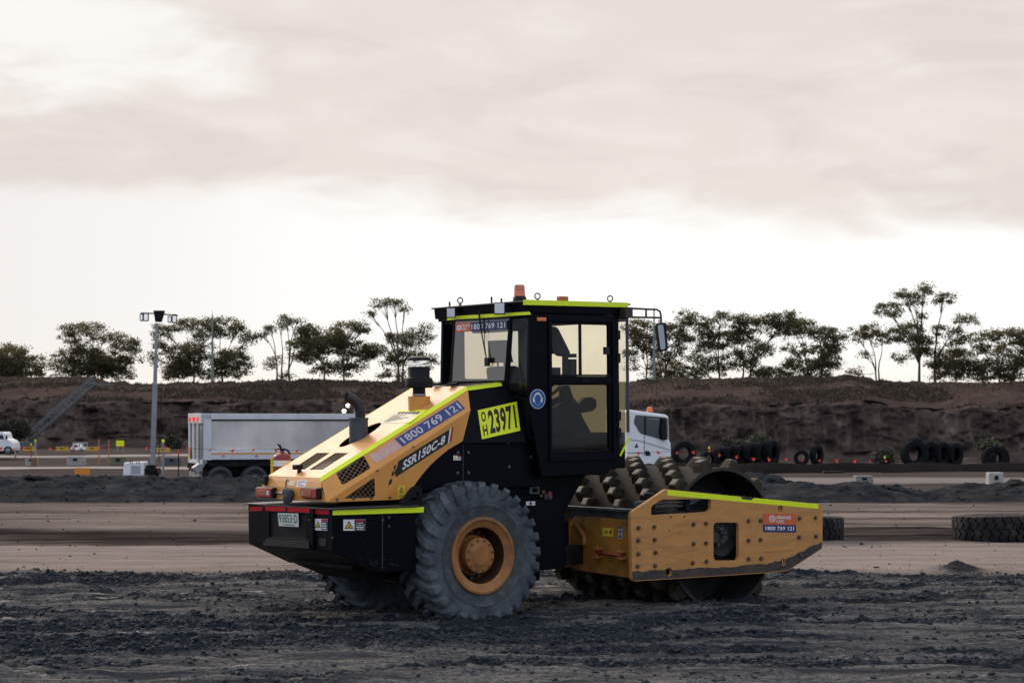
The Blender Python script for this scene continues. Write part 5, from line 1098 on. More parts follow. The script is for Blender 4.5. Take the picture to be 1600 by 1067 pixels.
#@@SECTION tyres
def big_tyre(name, label, cat, loc, rad, width, axis, group=None, mat=RUBD, lugs=30, tread=True):
    t = MB(); c = V3((0, 0, 0)); ax = V3(axis).normalized(); h = width/2; e = ax.orthogonal().normalized(); q = ax.cross(e)
    pr = [(rad*.52, h*.62), (rad*.56, h*.86), (rad*.70, h), (rad*.86, h*.97), (rad*.94, h*.86), (rad*.96, 0)]; pr = pr+[(r, -y) for r, y in pr[-2::-1]]+[(rad*.54, -h*.55), (rad*.80, -h*.5), (rad*.80, h*.5), (rad*.54, h*.55)]
    t.lathe(pr, c, ax, 48, closed=True)
    for s in (1, -1):
        for i in range(lugs):
            a0 = 2*pi*(i+.5*(s < 0))/lugs; w = 2*pi/lugs*.36
            st = [(.02, rad, .0), (.35, rad, .35), (.62, rad, -.05), (.90, rad*.985, .15), (.97, rad*.86, .15)]
            vs = []
            for y, rt, da in st:
                for rr, ww in ((rad*.93 if y < .95 else rad*.80, w*1.1), (rt, w)):
                    for sg in ((-1, 1) if rr != rt else (1, -1)):
                        a = a0+da*2*pi/lugs+sg*ww/1.0; vs.append(c+ax*s*y*h+(e*cos(a)+q*sin(a))*rr)
            fs = [(3, 2, 1, 0)]+[(4*k+j, 4*k+(j+1) % 4, 4*k+4+(j+1) % 4, 4*k+4+j) for k in range(len(st)-1) for j in range(4)]+[(16, 17, 18, 19)]
            t.add(vs, fs)
    o = t.build(name, mat, None, 40); o.location = loc; tag(o, label, cat, group); return o
p = at(1268, 847, 33.4); big_tyre('tyre', 'large worn tyre lying flat, half hidden behind the front end of the roller', 'tyre', (p.x, 33.9, .21), .62, .44, (0.02, 0.03, 1), 'tyres lying flat beside the lane', mat=M_('worn_lying_tyre', (.022, .022, .024), .7, spec=.12, var=.5, vscale=4, dust=.5, dustc=(.085, .075, .068)))
p = at(1568, 848, 33.4); big_tyre('tyre', 'large tyre lying flat at the right edge of the frame', 'tyre', (p.x, 34.0, .215), .72, .46, (-.03, .02, 1), 'tyres lying flat beside the lane', mat=bpy.data.materials['worn_lying_tyre'])
TG = 'discarded haul truck tyres along the quarry face'
def stand(x, y, r_px, Y, label, yaw=0.0, lean=0.0, wr=.40):
    k = Y/FPX; r = r_px*k; p = at(x, y, Y); big_tyre('discarded_tyre', label, 'tyre', (p.x, p.y, p.z), r, r*2*wr, (sin(yaw), -cos(yaw), lean), TG, lugs=22)
stand(1068, 708, 19, 158, 'first big tyre beside the front of the white truck cab', .25)
stand(1107, 718, 14, 156, 'small pale tyre at the left end of the big tyre row', .4)
for i, (x, r, lb) in enumerate([(1124, 14, 'low tyre second from the left end of the big tyre row'), (1140, 15, 'low tyre third from the left end of the big tyre row'), (1155, 16, 'middle tyre of the long big tyre row below the green bushes'), (1171, 17, 'third tyre from the right end of the long big tyre row'), (1187, 18, 'second tyre from the right end of the long big tyre row'), (1204, 19.5, 'largest tyre closing the right end of the long big tyre row')]):
    stand(x, 727-r, r, 160+i*.6, lb, 1.0)
stand(1252, 715, 12, 158, 'smaller tyre showing its open hole right of the long tyre row', .1)
stand(1276, 711, 15.5, 159, 'tyre standing at an angle just right of the small open one', .9, wr=.3)
stand(1428, 709, 21, 158, 'open faced big tyre at the left of the right hand pile', .25)
for i, (x, r, lb) in enumerate([(1450, 20, 'second tyre of the right hand pile, behind the open faced one'), (1470, 19.5, 'third tyre of the right hand pile'), (1490, 18.5, 'last tyre at the right end of the right hand pile')]): stand(x, 729-r, r, 160+i*.8, lb, .8)
stand(1432, 694, 13, 163, 'tyre lying tilted on top of the right hand pile', .2, 1.8)
stand(1553, 716, 19, 157, 'lone big tyre with a hollow centre near the right edge', .15)
stand(1560, 716, 18, 160.5, 'tyre leaning directly behind the lone right edge tyre', .5)
#@@SECTION barrier blocks
def block(name, label, cat, x0, y0, x1, y1, Y, mat, group, depth=.6, extra=None):
    a, b = at(x0, y0, Y), at(x1, y1, Y); cx = (a.x+b.x)/2; w = b.x-a.x; h = a.z-b.z
    m_ = MB(); m_.hexa([V3((-w/2, 0, 0)), V3((w/2, 0, 0)), V3((w/2, depth, 0)), V3((-w/2, depth, 0))], [V3((-w/2*.96, depth*.06, h)), V3((w/2*.96, depth*.06, h)), V3((w/2*.96, depth*.9, h)), V3((-w/2*.96, depth*.9, h))])
    o = m_.build(name, mat, None, bevel=min(.05, h*.08)); o.location = (cx, Y, b.z); tag(o, label, cat, group)
    if extra: extra(o, w, h, depth)
    return o
def feet(mat):
    def f(o, w, h, d):
        m_ = MB(); m_.box((-w*.12, -.012, h*.55), (w*.12, -.001, h*.8)); m_.build('lifting_slot', mat, o)
    return f
GY_ = 'yellow barrier blocks along the far road'
for x0, x1, lb in ((35, 54, 'yellow barrier block just right of the white bonneted truck'), (87, 105, 'yellow barrier block left of the small white ute'), (134.5, 152, 'yellow barrier block right of the small white ute'), (244.5, 264, 'yellow barrier block behind the light tower mast')):
    block('barrier_block', lb, 'barrier', x0, 698 if x0 < 200 else 699.5, x1, 704.5 if x0 < 200 else 707, 158, YBLK, GY_, .7, feet(DRK))
GC = 'concrete blocks along the near road edge'
for x0, y0, x1, y1, lb, m in ((39, 714, 56, 728, 'dull concrete block at the far left behind the timber offcut', CONC), (103.5, 713, 131, 728, 'pale square concrete block above the orange sign board', CONC), (171, 713.5, 197, 728, 'mossy concrete block left of the white generator box', M_('mossy_concrete', (.15, .15, .105), .85, var=.4, vscale=2)), (255, 714.5, 281, 727.5, 'dark grey concrete block left of the trailer tail', M_('grey_block', (.075, .085, .09), .8, var=.2, vscale=2))):
    block('concrete_block', lb, 'concrete block', x0, y0, x1, y1, 122, m, GC, .8, feet(DRK))
block('timber_offcut', 'brown upright timber piece beside the left concrete block', 'timber', 48, 714.5, 57, 728.5, 118, M_('brown_timber', (.22, .13, .07), .8, var=.3, vscale=3), None, .3)
block('concrete_block', 'low pale concrete block on the right beside the spoil heap', 'concrete block', 1336.5, 743, 1365, 757.5, 60, M_('pale_low_block', (.25, .25, .22), .85, var=.4, vscale=4), 'pale blocks beyond the right berm', .5, feet(DRK))
block('concrete_block', 'tall white concrete block standing near the right edge', 'concrete block', 1545, 738, 1569, 763, 56, M_('white_block', (.42, .41, .38), .85, var=.25, vscale=5), 'pale blocks beyond the right berm', .45, feet(DRK))
block('dark_crate', 'black box lying against the dark bank right of the tyre row', 'box', 1287, 736, 1318, 746.5, 118, DRK, 'dark boxes on the bank', .6, feet(INK))
block('dark_crate', 'long black box on the dark bank below the right hand tyre pile', 'box', 1477, 738, 1508, 747.5, 118, DRK, 'dark boxes on the bank', .6, feet(INK))
# low kerb bank in front of the tyres
bk = MB(); xs = np.linspace(2, 70, 60)
for i in range(59):
    xa, xb = xs[i], xs[i+1]; za, zb = terrain(np.array(xa), np.array(120.)), terrain(np.array(xb), np.array(120.))
    ha, hb = .50+.06*sin(xa*1.3), .50+.06*sin(xb*1.3); bk.add([(xa, 119, za), (xb, 119, zb), (xb, 120, zb+hb), (xa, 120, za+ha), (xb, 122, zb+hb), (xa, 122, za+ha), (xb, 123.5, zb), (xa, 123.5, za)], [(0, 1, 2, 3), (3, 2, 4, 5), (5, 4, 6, 7)])
tag(bk.build('dark_bank', M_('dark_bank_soil', (.020, .017, .017), .9, spec=0.0, var=.3, vscale=.6), None, 60), kind='structure')
# sign boards and posts
def board(name, label, cat, x0, y0, x1, y1, Y, mat, ybase, group=None, legs=True, bars=True):
    a, b = at(x0, y0, Y), at(x1, y1, Y); g_ = at(x0, ybase, Y).z; cx = (a.x+b.x)/2; w = b.x-a.x
    t = empty(name, (cx, Y, g_)); tag(t, label, cat, group)
    m_ = MB(); m_.box((-w/2, -.02, b.z-g_), (w/2, .0, a.z-g_)); m_.build('panel', mat, t, bevel=.01)
    for s in (-.35, .35): m_ = MB(); m_.box((w*s-.03, .002, 0), (w*s+.03, .05, a.z-g_-.05)); m_.build('leg', GALV, t)
board('warning_sign', 'fluorescent yellow square sign standing behind the far road', 'sign', 181.5, 688, 194, 697.5, 158, M_('fluoro_yellow', (.75, .85, .0), .5), 706)
board('road_sign', 'low orange board standing on the ground behind the berm', 'sign', 116.5, 730.8, 140.5, 741.5, 98, M_('orange_board', (.70, .26, .02), .5, var=.1), 747)
def post(name, label, x, y0, y1, Y, mat, r=.035, cap=None, group='marker posts behind the berm', capm=None):
    b = at(x, y1, Y); h = at(x, y0, Y).z-b.z; t = empty(name, b); tag(t, label, 'post', group)
    m_ = MB(); m_.tube([V3((0, 0, 0)), V3((0, 0, h))], r, 8); m_.build('shaft', mat, t, 60)
    if cap: m_ = MB(); m_.lathe([(cap, -cap*1.6), (cap*1.1, 0), (cap*.7, cap*.9), (0, cap)], V3((0, 0, h)), (0, 0, 1), 10); m_.build('cap', capm, t, 50)
OP = M_('orange_post', (.42, .16, .04), .6); FY = bpy.data.materials['fluoro_yellow']
post('marker_post', 'orange marker post with a red flag, left of the pair', 154.5, 687, 725, 100, OP)
post('marker_post', 'plain thin orange marker post, right of the pair', 169.8, 687, 722, 100, OP, .03)
post('marker_post', 'grey steel post with yellow cap beside the generator trailer', 255, 688, 744, 78, GALV, .045, .05, capm=FY)
post('marker_post', 'thin dark post just behind the trailer tail', 279, 704, 744, 70, DRK, .02, .03, capm=REDT)
post('marker_post', 'pale short stake in front of the bonneted truck wheel', 24, 702, 716, 120, GALV, .06)
post('marker_post', 'green topped post beside the timber offcut', 55.5, 688, 712, 100, M_('pale_post', (.3, .32, .28), .6), .035, .05, capm=M_('lime_cap', (.45, .70, .03), .5))
post('marker_post', 'short post with yellow cap and red tie at the far left', 48.5, 694, 716, 100, REDT, .025, .035, capm=FY)
post('marker_post', 'post with yellow cap over the left end of the big tyre row', 1108, 699, 735, 100, DRK, .03, .045, capm=FY)
post('marker_post', 'post with yellow cap in front of the dark green bush', 1382.5, 714, 740, 90, DRK, .025, .04, capm=FY)
# bunting line with red flags
FL = [(1,701),(19.6,702.6),(39,700),(78,701),(115.5,699.5),(155,700),(191,698),(228,700),(259,699),(279,706.5),(292.7,701.5),(328,703),(363,704.5),(396,703),(430,703),(464,704.6),(998,708),(1028,707),(1057,707.7),(1083.7,706.6),(1108.5,704.5),(1124.5,711),(1150,714),(1177,717),(1202,717.7),(1228,717.7),(1254.5,719),(1281,719.7),(1308,720),(1335,721),(1360,720.3),(1384.4,720)]
FLY = 58.0; REDF = M_('fluorescent_red_flag', (.90, .075, .04), .6)
wire = MB(); pts = [at(x, y-1.2, FLY) for x, y in FL]
big = []
for a, b in zip(pts[:-1], pts[1:]): big += [a, a.lerp(b, .5)-V3((0, 0, .02*(a-b).length*.3))]
wire.tube(big+[pts[-1]], .006, 4); wo_ = wire.build('bunting_wire', DRK); tag(wo_, 'thin dark wire carrying the red bunting flags behind the berm', 'wire')
where = ['at the far left edge over the truck cab', 'in front of the bonneted truck wheel', 'before the leftmost yellow barrier block', 'between the first two yellow barrier blocks', 'in front of the small white ute', 'on the left orange marker post', 'below the fluorescent yellow sign', 'left of the light tower mast', 'before the yellow block behind the mast', 'on the thin dark post behind the trailer', 'over the tail of the silver trailer', 'first along the trailer side from its tail', 'second along the trailer side from its tail', 'third along the trailer side from its tail', 'above the fire extinguisher', 'right of the fire extinguisher, over the trailer', 'on the left of the white cab door', 'on the right of the white cab door', 'just right of the white truck cab', 'on the first big tyre right of the truck', 'below the yellow cap by the tyre row', 'near the left end of the big tyre row', 'before the small tyres of the big row', 'before the middle of the big tyre row', 'before the right half of the big tyre row', 'at the right end of the big tyre row', 'before the tyre with the open hole', 'right of the tyre standing at an angle', 'above the first dark box on the bank', 'above the low pale concrete block', 'second to last on the right end of the line', 'last on the line at the yellow capped post']
fm = MB(); fm.add([V3((-.055, 0, .03)), V3((.055, .01, .035)), V3((.045, .02, -.02)), V3((0, -.01, -.055)), V3((-.03, .01, -.01)), V3((-.055, .008, .03)), V3((.055, .018, .035)), V3((.045, .028, -.02)), V3((0, -.002, -.055)), V3((-.03, .018, -.01))], [(0, 1, 2, 3, 4), (9, 8, 7, 6, 5)]+[(i, (i+1) % 5, 5+(i+1) % 5, 5+i) for i in range(5)])
f0 = fm.build('bunting_flag', REDF)
for i, ((x, y), wt) in enumerate(zip(FL, where)):
    o = f0 if i == 0 else f0.copy()
    if i: COL.objects.link(o)
    o.location = at(x, y, FLY-.02); o.rotation_euler = (random.uniform(-.4, .4), random.uniform(-.6, .6), random.uniform(-.9, .9)); k = random.uniform(.75, 1.2) if i not in (16,) else 1.4; o.scale = (k, k, k*random.uniform(.8, 1.1))
    tag(o, 'small red bunting flag '+wt, 'flag', 'red bunting flags on the wire')
#@@SECTION light towers and poles
def light_tower():
    Y = 100; g_ = at(240, 744, Y).z; b = at(240, 744, Y); t = empty('light_tower', b); tag(t, 'mobile light tower with white generator box and tall mast behind the berm', 'light tower'); k = Y/FPX
    X = lambda px: (px-240)*k; Zf = lambda py: (744-py)*k
    m_ = MB(); m_.hexa([V3((X(195.5), -.6, Zf(743))), V3((X(228.5), -.6, Zf(743))), V3((X(228.5), .6, Zf(743))), V3((X(195.5), .6, Zf(743)))], [V3((X(197), -.6, Zf(722))), V3((X(228), -.6, Zf(720.5))), V3((X(228), .6, Zf(720.5))), V3((X(197), .6, Zf(722)))]); gb = m_.build('generator_box', WPT, t, bevel=.06, seg=3)
    m_ = MB(); m_.box((X(208), -.61, Zf(740)), (X(223), -.602, Zf(727))); m_.build('louvre', M_('pale_grey_louvre', (.35, .37, .40), .6), gb)
    vs, fs = text_mesh('TL 13', .02); m_ = MB(); m_.add([V3((X(205)+(X(222)-X(205))*a, -.604, Zf(724.5)+(Zf(720.8)-Zf(724.5))*b_)) for a, b_ in vs], fs); m_.build('lettering', INK, gb)
    m_ = MB(); m_.box((X(229), -.5, Zf(740)), (X(249), .5, Zf(731))); m_.box((X(230), -.3, Zf(731)), (X(243), .3, Zf(726))); m_.build('trailer_base', DRK, t, bevel=.03)
    m_ = MB()
    for s in (-1, 1): m_.lathe([(.0, -.1), (.17, -.1), (.19, -.05), (.19, .05), (.17, .1), (0, .1)], V3((X(240), s*.62, .16)), (0, 1, 0), 20)
    m_.build('wheels', RUBD, t, 40)
    m_ = MB(); m_.box((X(248), -.45, Zf(738)), (X(249.5), -.35, Zf(730))); m_.build('tail_lamp', REDL, t)
    m_ = MB()
    w = .14
    for i, (a, b_, ww) in enumerate(((728, 600, .11), (660, 560, .085), (600, 505, .06))):
        c0 = X(238.5+(728-a)/240*7); c1 = X(238.5+(728-b_)/240*7); m_.hexa([V3((c0-ww, -ww, Zf(a))), V3((c0+ww, -ww, Zf(a))), V3((c0+ww, ww, Zf(a))), V3((c0-ww, ww, Zf(a)))], [V3((c1-ww, -ww, Zf(b_))), V3((c1+ww, -ww, Zf(b_))), V3((c1+ww, ww, Zf(b_))), V3((c1-ww, ww, Zf(b_)))])
    ms = m_.build('mast', GALV, t, bevel=.01)
    m_ = MB(); cc = [V3((X(242.5+4*i/30)+.20+.03*(-1)**i, -.1, Zf(722-115*i/30))) for i in range(31)]; m_.tube(cc, .022, 5); m_.build('coiled_cable', BLKP, ms, 60)
    m_ = MB(); m_.hexa([V3((X(243.5), -.2, Zf(503))), V3((X(252), -.2, Zf(503))), V3((X(252), .2, Zf(503))), V3((X(243.5), .2, Zf(503)))], [V3((X(241), -.25, Zf(485.5))), V3((X(257), -.25, Zf(485.5))), V3((X(257), .25, Zf(485.5))), V3((X(241), .25, Zf(485.5)))]); m_.tube([V3((X(220), 0, Zf(489))), V3((X(243), 0, Zf(490)))], .035, 8); m_.tube([V3((X(255), 0, Zf(491))), V3((X(278), 0, Zf(493)))], .035, 8); m_.build('lamp_head', DRK, ms, bevel=.02)
    for x, y, w_, h_ in ((228, 495.5, 9, 13), (221, 496, 5, 12), (265, 499, 6, 11), (272.5, 498, 8, 14)):
        m_ = MB(); c = V3((X(x), -.05, Zf(y))); o4 = rrect([c+V3((sx_*w_*k/2, 0, sz_*h_*k/2)) for sx_, sz_ in ((-1, -1), (1, -1), (1, 1), (-1, 1))], .06); i4 = rrect([c+V3((sx_*w_*k/2*.72, 0, sz_*h_*k/2*.78)) for sx_, sz_ in ((-1, -1), (1, -1), (1, 1), (-1, 1))], .05)
        m_.holes(o4, [i4], V3((0, .08, 0))); lf = m_.build('floodlight', DRK, ms)
        m_ = MB(); m_.extr([p+V3((0, .03, 0)) for p in i4], V3((0, .02, 0))); m_.build('lamp_glass', glass('floodlight_glass', (.85, .86, .88), .25), lf)
light_tower()
def flood2():
    Y = 96; b = at(554.5, 748, Y); k = Y/FPX; t = empty('light_tower', b); tag(t, 'second light tower with two lit lamps glowing behind the roller exhaust', 'light tower')
    m_ = MB(); m_.tube([V3((0, 0, 0)), V3((0, 0, 118*k))], [.10, .06], 8); m_.tube([V3((-13*k, 0, 113*k)), V3((1*k, 0, 116*k))], .04, 8); m_.box((-1, -.5, 0), (1, .5, .7)); m_.build('mast', GALV, t, 50)
    EM = M_('lit_lamp', (1, 1, .9), .5, emit=(1, .96, .74), estr=5)
    for x, y in ((-11, 114.5), (-17, 106), (10.5, 116)):
        m_ = MB(); m_.lathe([(.10, .16), (.15, .02), (.15, 0)], V3((x*k, 0, y*k)), (0, 1, 0), 16); lh = m_.build('lamp_housing', DRK, t, 40)
        r = .095 if x < 0 else .05; m_ = MB(); m_.lathe([(r, .0), (r*.7, -.03), (0, -.04)], V3((x*k, 0, y*k)), (0, 1, 0), 16); m_.build('lamp', EM, lh, 40)
flood2()
def pole(label, x, y0, y1, Y, r0, r1, mat):
    b = at(x, y1, Y); h = at(x, y0, Y).z-b.z; t = empty('pole', b); tag(t, label, 'pole', 'thin poles on the quarry rim')
    m_ = MB(); m_.tube([V3((0, 0, -.5)), V3((0, 0, h*.92))], [r0, r1], 10); m_.build('shaft', mat, t, 50)
    m_ = MB(); m_.tube([V3((0, 0, h*.92)), V3((0, 0, h))], [r1*.5, .01], 6); m_.lathe([(r1*1.4, 0), (r1*1.6, .1), (0, .2)], V3((0, 0, h*.91)), (0, 0, 1), 8); m_.build('aerial', GALV, t, 50)
GP = M_('pale_green_pole', (.16, .22, .20), .6)
pole('thin pale green pole with aerial in front of the umbrella crowned gum', 331.8, 484, 592, 216, .16, .06, GP)
pole('pale green pole rising behind the cab mirror', 1022, 474, 600, 216, .19, .07, GP)
#@@SECTION stair
def stair():
    Y = 192; a = at(46, 690, Y); b = at(150, 600, Y); t = empty('access_stair', a); tag(t, 'grey steel truss stair climbing the quarry face', 'stair')
    d = (b-a); up = V3((-d.z, 0, d.x)).normalized()*.75
    SG = M_('stair_steel', (.15, .165, .18), .6, metal=.3)
    for nm, yo in (('near_truss', -.5), ('far_truss', .5)):
        m_ = MB(); o = V3((0, yo, 0)); m_.tube([o, d+o], .06, 6); m_.tube([o+up, d+up+o], .045, 6); n = 17
        for i in range(n+1):
            p = d*(i/n)+o; m_.tube([p, p+up], .03, 5)
            if i < n: m_.tube([p, d*((i+1)/n)+up+o] if i % 2 else [p+up, d*((i+1)/n)+o], .02, 5)
        m_.build('truss', SG, t)
    m_ = MB(); n = 26
    for i in range(n): p = d*(i/n)+V3((0, 0, .1)); m_.box(p+V3((-.1, -.48, 0)), p+V3((.1, .48, .03)))
    m_.build('treads', SG, t)
    m_ = MB(); m_.box(V3((-1.0, -.6, -.9)), V3((.6, .6, -.05))); m_.box(d+V3((-.2, -.6, -.1)), d+V3((1.6, .6, .05))); m_.build('landing', SG, t)
stair()
#@@SECTION vehicles
def wheel_on(m_, c, r, w, mt=0, mr=1, ax=(0, -1, 0)):
    m_.lathe([(r*.58, 0), (r*.62, w*.06), (r*.80, w*.12), (r*.95, w*.05), (r, -w*.1), (r, -w*.9), (r*.95, -w), (0, -w)], c, ax, 32, mt)
    m_.lathe([(r*.58, 0), (r*.55, -.02), (r*.50, -.10), (r*.30, -.12), (r*.28, -.04), (r*.18, -.02), (0, -.02)], c, ax, 24, mr)
RIMG = M_('dull_wheel', (.15, .16, .17), .45, metal=.5)
TRUB = M_('truck_tyre_rubber', (.035, .042, .048), .8, var=.2)
def truck():
    yaw = R(20); b = V3((at(318, 700, 74).x, 74, -.62)); t = empty('tipper_truck', b, yaw); tag(t, 'white truck cab coupled to a long silver tipper trailer behind the berm', 'truck')
    Mw = Matrix.Translation(b) @ Matrix.Rotation(yaw, 4, 'Z'); Mi = Mw.inverted(); C0_ = Mi @ V3((0, 0, CH))
    def S(x, y, v=0.0):
        d = Mi.to_3x3() @ V3(((x-800)/FPX, 1, -(y-HY)/FPX)); return C0_+d*((v-C0_.y)/d.y)
    def T(x, y, u=0.0):
        d = Mi.to_3x3() @ V3(((x-800)/FPX, 1, -(y-HY)/FPX)); return C0_+d*((u-C0_.x)/d.x)
    ztop = S(320, 646).z; zs = S(320, 719).z; W = 2.5; Lb = 13.2
    m_ = MB(); m_.hexa([V3((.15, .12, zs+.3)), V3((Lb, .12, zs+.3)), V3((Lb, W-.12, zs+.3)), V3((.15, W-.12, zs+.3))], [V3((.15, .06, ztop-.1)), V3((Lb, .06, ztop-.1)), V3((Lb, W-.06, ztop-.1)), V3((.15, W-.06, ztop-.1))]); body = m_.build('tipper_body', ALU, t, bevel=.02)
    m_ = MB(); m_.box((.0, 0, ztop-.22), (Lb+.05, .10, ztop)); m_.box((.0, W-.10, ztop-.22), (Lb+.05, W, ztop)); m_.box((Lb, .1, ztop-.22), (Lb+.05, W-.1, ztop)); m_.box((.10, .02, zs+.02), (Lb, .11, zs+.36)); m_.build('rails', ALUP, body, bevel=.015)
    m_ = MB(); m_.box((.12, .045, ztop-.27), (Lb, .075, ztop-.225)); m_.build('rail_shadow_gap', DRK, body)
    m_ = MB(); m_.box((.2, .012, S(320, 710).z), (Lb, .018, S(320, 707.5).z)); m_.build('reflective_tape', M_('orange_reflective', (.70, .33, .07), .4), body)
    m_ = MB(); m_.box((.0, 0, zs-.0), (.30, .16, ztop)); m_.build('corner_post', ALUP, body, bevel=.02)
    for i in range(10): m_ = MB(); x = .7+i*1.25; m_.box((x, .005, zs+.13), (x+.10, .019, zs+.18)); m_.build('side_marker', REDL if i % 2 else AMBL, body)
    # tailgate
    m_ = MB(); zb = T(300, 722).z
    m_.box((-.02, .05, zb), (.14, W-.05, ztop-.02))
    tg = m_.build('tailgate', M_('tailgate_panel', (.30, .32, .35), .5, metal=.4, var=.2, vscale=2), t)
    m_ = MB()
    for y0, y1 in ((W-.22, W), (W*.60, W*.60+.18), (W*.28, W*.28+.16)): m_.box((-.09, y0, zb), (-.021, y1, ztop-.05))
    m_.box((-.10, 0, ztop-.36), (-.022, W, ztop+.01)); m_.box((-.10, 0, zb-.05), (-.022, W, zb+.12)); m_.build('gate_frame', ALUP, tg, bevel=.01)
    m_ = MB()
    for y0, y1 in ((W*.80, W*.80+.25), (W*.45, W*.45+.45), (W*.18, W*.18+.28)): m_.box((-.125, y0, ztop-.29), (-.101, y1, ztop-.13))
    m_.build('high_lamps', M_('lit_red_lens', (.6, .03, .02), .3, emit=(1, .05, .03), estr=.5), tg)
    m_ = MB()
    for i in range(9): m_.box((-.13, W*.10, zb+.1+i*.14), (-.09, W*.27, zb+.13+i*.14))
    m_.box((-.14, W*.10, zb), (-.09, W*.13, zb+1.5)); m_.build('ladder', GALV, tg)
    m_ = MB(); m_.box((-.11, W*.86, zb+.12), (-.095, W*.97, zb+.52), 0); m_.box((-.111, W*.88, zb+.22), (-.096, W*.96, zb+.5), 1); m_.build('marker_board', [LABY, ORNG], tg)
    m_ = MB()
    for i in range(14): y = .15+i*.165; m_.tube([V3((-.10, y, zb-.02)), V3((-.14, y+.05, zb-.12-.1*(i % 3)))], .035, 6)
    m_.box((-.06, .1, -.0+.62), (.3, W-.1, .80)); m_.build('tail_fittings', DRK, tg)
    zl = T(300, 729).z
    m_ = MB(); m_.box((-.08, .1, zl-.35), (-.02, W-.1, zl+.12)); rb = m_.build('rear_bar', GALV, t)
    for y in (.25, .55, 1.35, 1.9): m_ = MB(); m_.box((-.12, y, zl-.08), (-.081, y+.16, zl+.08)); m_.build('tail_lamp', bpy.data.materials['lit_red_lens'], rb, bevel=.02)
    # chassis, mudguards and wheels
    m_ = MB(); m_.box((.3, .75, .72), (Lb+3.6, W-.75, 1.02)); m_.box((.2, .2, 1.0), (Lb, W-.2, zs+.02)); m_.build('chassis', DRK, t)
    us = [S(344.5, 747).x, S(398.7, 747).x]; us += [us[1]+1.34, Lb+1.2, Lb+2.5, Lb+4.9]
    for i, u in enumerate(us):
        for v0, ax in ((.02, (0, -1, 0)), (W-.02, (0, 1, 0))):
            m_ = MB(); wheel_on(m_, V3((u, v0, .50)), .50, .55); m_.build('wheel', [TRUB, RIMG], t, 40)
    m_ = MB(); m_.extr([V3((us[0]-.85, .05, .70)), V3((us[0]-.55, .05, 1.08)), V3((us[0]-.65, .05, 1.12)), V3((us[0]-.75, .05, 1.12)), V3((us[0]-1.0, .05, .95))], V3((0, .5, 0))); m_.build('mud_flap', GALV, t)
    # cab
    pc = [(981, 641), (986, 640), (1040, 647.5), (1045.5, 650), (1046, 688), (1049, 692.5), (1050, 735), (981, 740)]
    cv_ = [S(x, y, .05) for x, y in pc]; m_ = MB(); m_.hexa(cv_, [V3((p.x, W-.05, p.z)) for p in cv_]); cb = m_.build('cab', WPT, t, bevel=.10, seg=4)
    wn = rrect([S(x, y, .045) for x, y in [(992.6, 648), (1040, 652), (1043.5, 654), (1043.5, 687), (1033, 686.5), (1000, 677), (990, 660)]], .08)
    m_ = MB(); m_.extr(wn, V3((0, -.006, 0))); wd_ = m_.build('side_window', DGLS, cb)
    m_ = MB(); m_.extr([S(x, y, .037) for x, y in ((1006.5, 649.5), (1009.5, 649.8), (1009.5, 680), (1006.5, 679.3))], V3((0, -.006, 0))); m_.build('window_pillar', BLKP, wd_)
    m_ = MB(); m_.extr([S(x, y, .036) for x, y in ((1011, 653.5), (1030, 655), (1030, 655.8), (1011, 654.3))], V3((0, -.004, 0))); m_.build('window_trim', GALV, wd_)
    m_ = MB(); m_.extr(rrect([S(x, y, -.12) for x, y in ((1036, 652), (1041.5, 654), (1042.5, 687), (1035, 688), (1033.5, 672))], .06), V3((0, .12, 0))); m_.build('mirror', BLKP, cb, bevel=.03)
    m_ = MB()
    for pts in (((982, 686), (1000, 688.5), (1047, 703)), ((982, 707), (1010, 708)), ((1006.5, 681), (1007, 712))):
        m_.tube([S(x, y, .048) for x, y in pts], .018, 4)
    m_.build('door_seams', M_('seam_grey', (.16, .17, .19), .6), cb)
    m_ = MB(); m_.extr([S(x, y, .045) for x, y in ((991, 698), (992.5, 697.5), (994.5, 692), (997, 698), (996.8, 699), (991, 698.8))], V3((0, -.005, 0))); m_.extr(rrect([S(x, y, .045) for x, y in ((1008, 704), (1014, 704.5), (1017, 711), (1009, 712))], .03), V3((0, -.02, 0))); m_.build('door_handle', BLKP, cb)
    m_ = MB(); c = S(1015, 641.5, .6); m_.lathe([(.14, -.03), (.14, .02), (.11, .03), (.10, .16), (0, .18)], V3((c.x, .6, S(1015, 643, .05).z+.02)), (0, 0, 1), 16); m_.build('beacon', AMB, cb, 40)
    m_ = MB(); fz = S(1047, 690, .05); m_.box((fz.x-.06, .3, 1.75), (fz.x+.02, W-.3, 2.25)); m_.build('windscreen', DGLS, cb, bevel=.04)
truck()
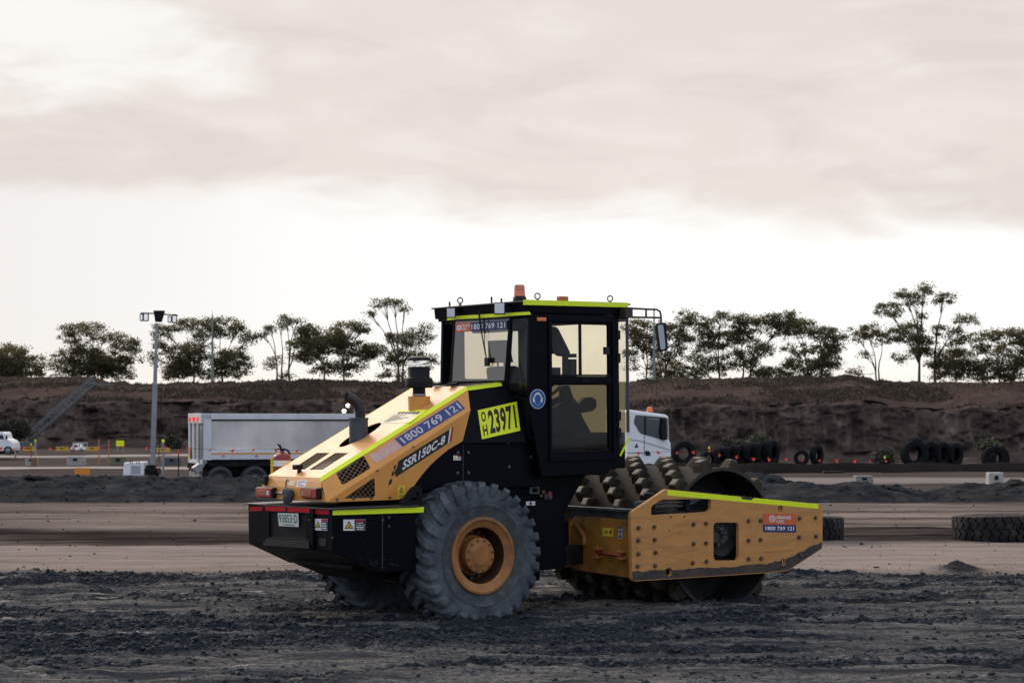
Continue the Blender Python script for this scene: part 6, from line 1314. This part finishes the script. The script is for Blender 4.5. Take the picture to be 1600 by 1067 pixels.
def bonnet_truck():
    Y = 150; b = at(0, 711, Y); k = Y/FPX; t = empty('bonneted_truck', b); tag(t, 'white bonneted truck entering at the left edge on the far road', 'truck')
    P_ = lambda x, y, v=0: V3((x*k, v, (711-y)*k))
    pc = [(-22, 676), (4, 674.5), (7, 677), (9, 685), (16, 688), (19.5, 692), (21, 699), (21, 704), (-22, 706)]
    m_ = MB(); m_.hexa([P_(x, y, 0) for x, y in pc], [P_(x, y, 2.2) for x, y in pc]); bd = m_.build('body', WPT, t, bevel=.08, seg=3)
    m_ = MB(); m_.extr([P_(x, y, -.001) for x, y in ((-4, 679), (4, 679), (6.5, 686), (-4, 686))], V3((0, -.01, 0))); m_.build('side_window', DGLS, bd)
    m_ = MB(); m_.box(P_(-22, 709, .3), P_(18, 703, 1.9)); m_.build('chassis', DRK, t)
    for x in (12.5, -8, -16):
        for v in (-.05,): m_ = MB(); wheel_on(m_, P_(x, 703.5, v), 6.6*k, .35); m_.build('wheel', [TRUB, GALV], t, 40)
    m_ = MB(); m_.box(P_(9.5, 686, -.12), P_(12, 680, -.05)); m_.build('mirror', BLKP, bd)
bonnet_truck()
def ute():
    Y = 162; b = at(120.5, 705, Y); k = Y/FPX; t = empty('ute', b); tag(t, 'small white ute with open tray frame between yellow barrier blocks', 'ute')
    P_ = lambda x, y, v=0: V3(((x-120.5)*k, v, (705-y)*k))
    pc = [(109.5, 703), (110, 699.5), (113, 698), (115, 693.5), (121, 693), (123.5, 698), (131, 699), (131, 703)]
    m_ = MB(); m_.hexa([P_(x, y, 0) for x, y in pc], [P_(x, y, 1.8) for x, y in pc]); bd = m_.build('body', WPT, t, bevel=.05, seg=2)
    m_ = MB(); m_.extr([P_(x, y, -.001) for x, y in ((114.5, 697.8), (116, 694.6), (120.5, 694.6), (122, 697.8))], V3((0, -.01, 0))); m_.build('side_window', DGLS, bd)
    m_ = MB()
    for v in (.1, 1.7): m_.tube([P_(113, 698, v), P_(113, 692, v), P_(129.5, 692, v), P_(129.5, 699, v)], .05, 5); m_.tube([P_(123.5, 692, v), P_(123.5, 698, v)], .05, 5)
    m_.build('rack', GALV, t)
    for x in (114, 127): m_ = MB(); wheel_on(m_, P_(x, 702.6, -.02), 2.6*k*1.1, .25); m_.build('wheel', [TRUB, GALV], t, 40)
ute()
print('objects', len(bpy.data.objects), 'tris', sum(len(o.data.polygons) for o in bpy.data.objects if o.type == 'MESH'))
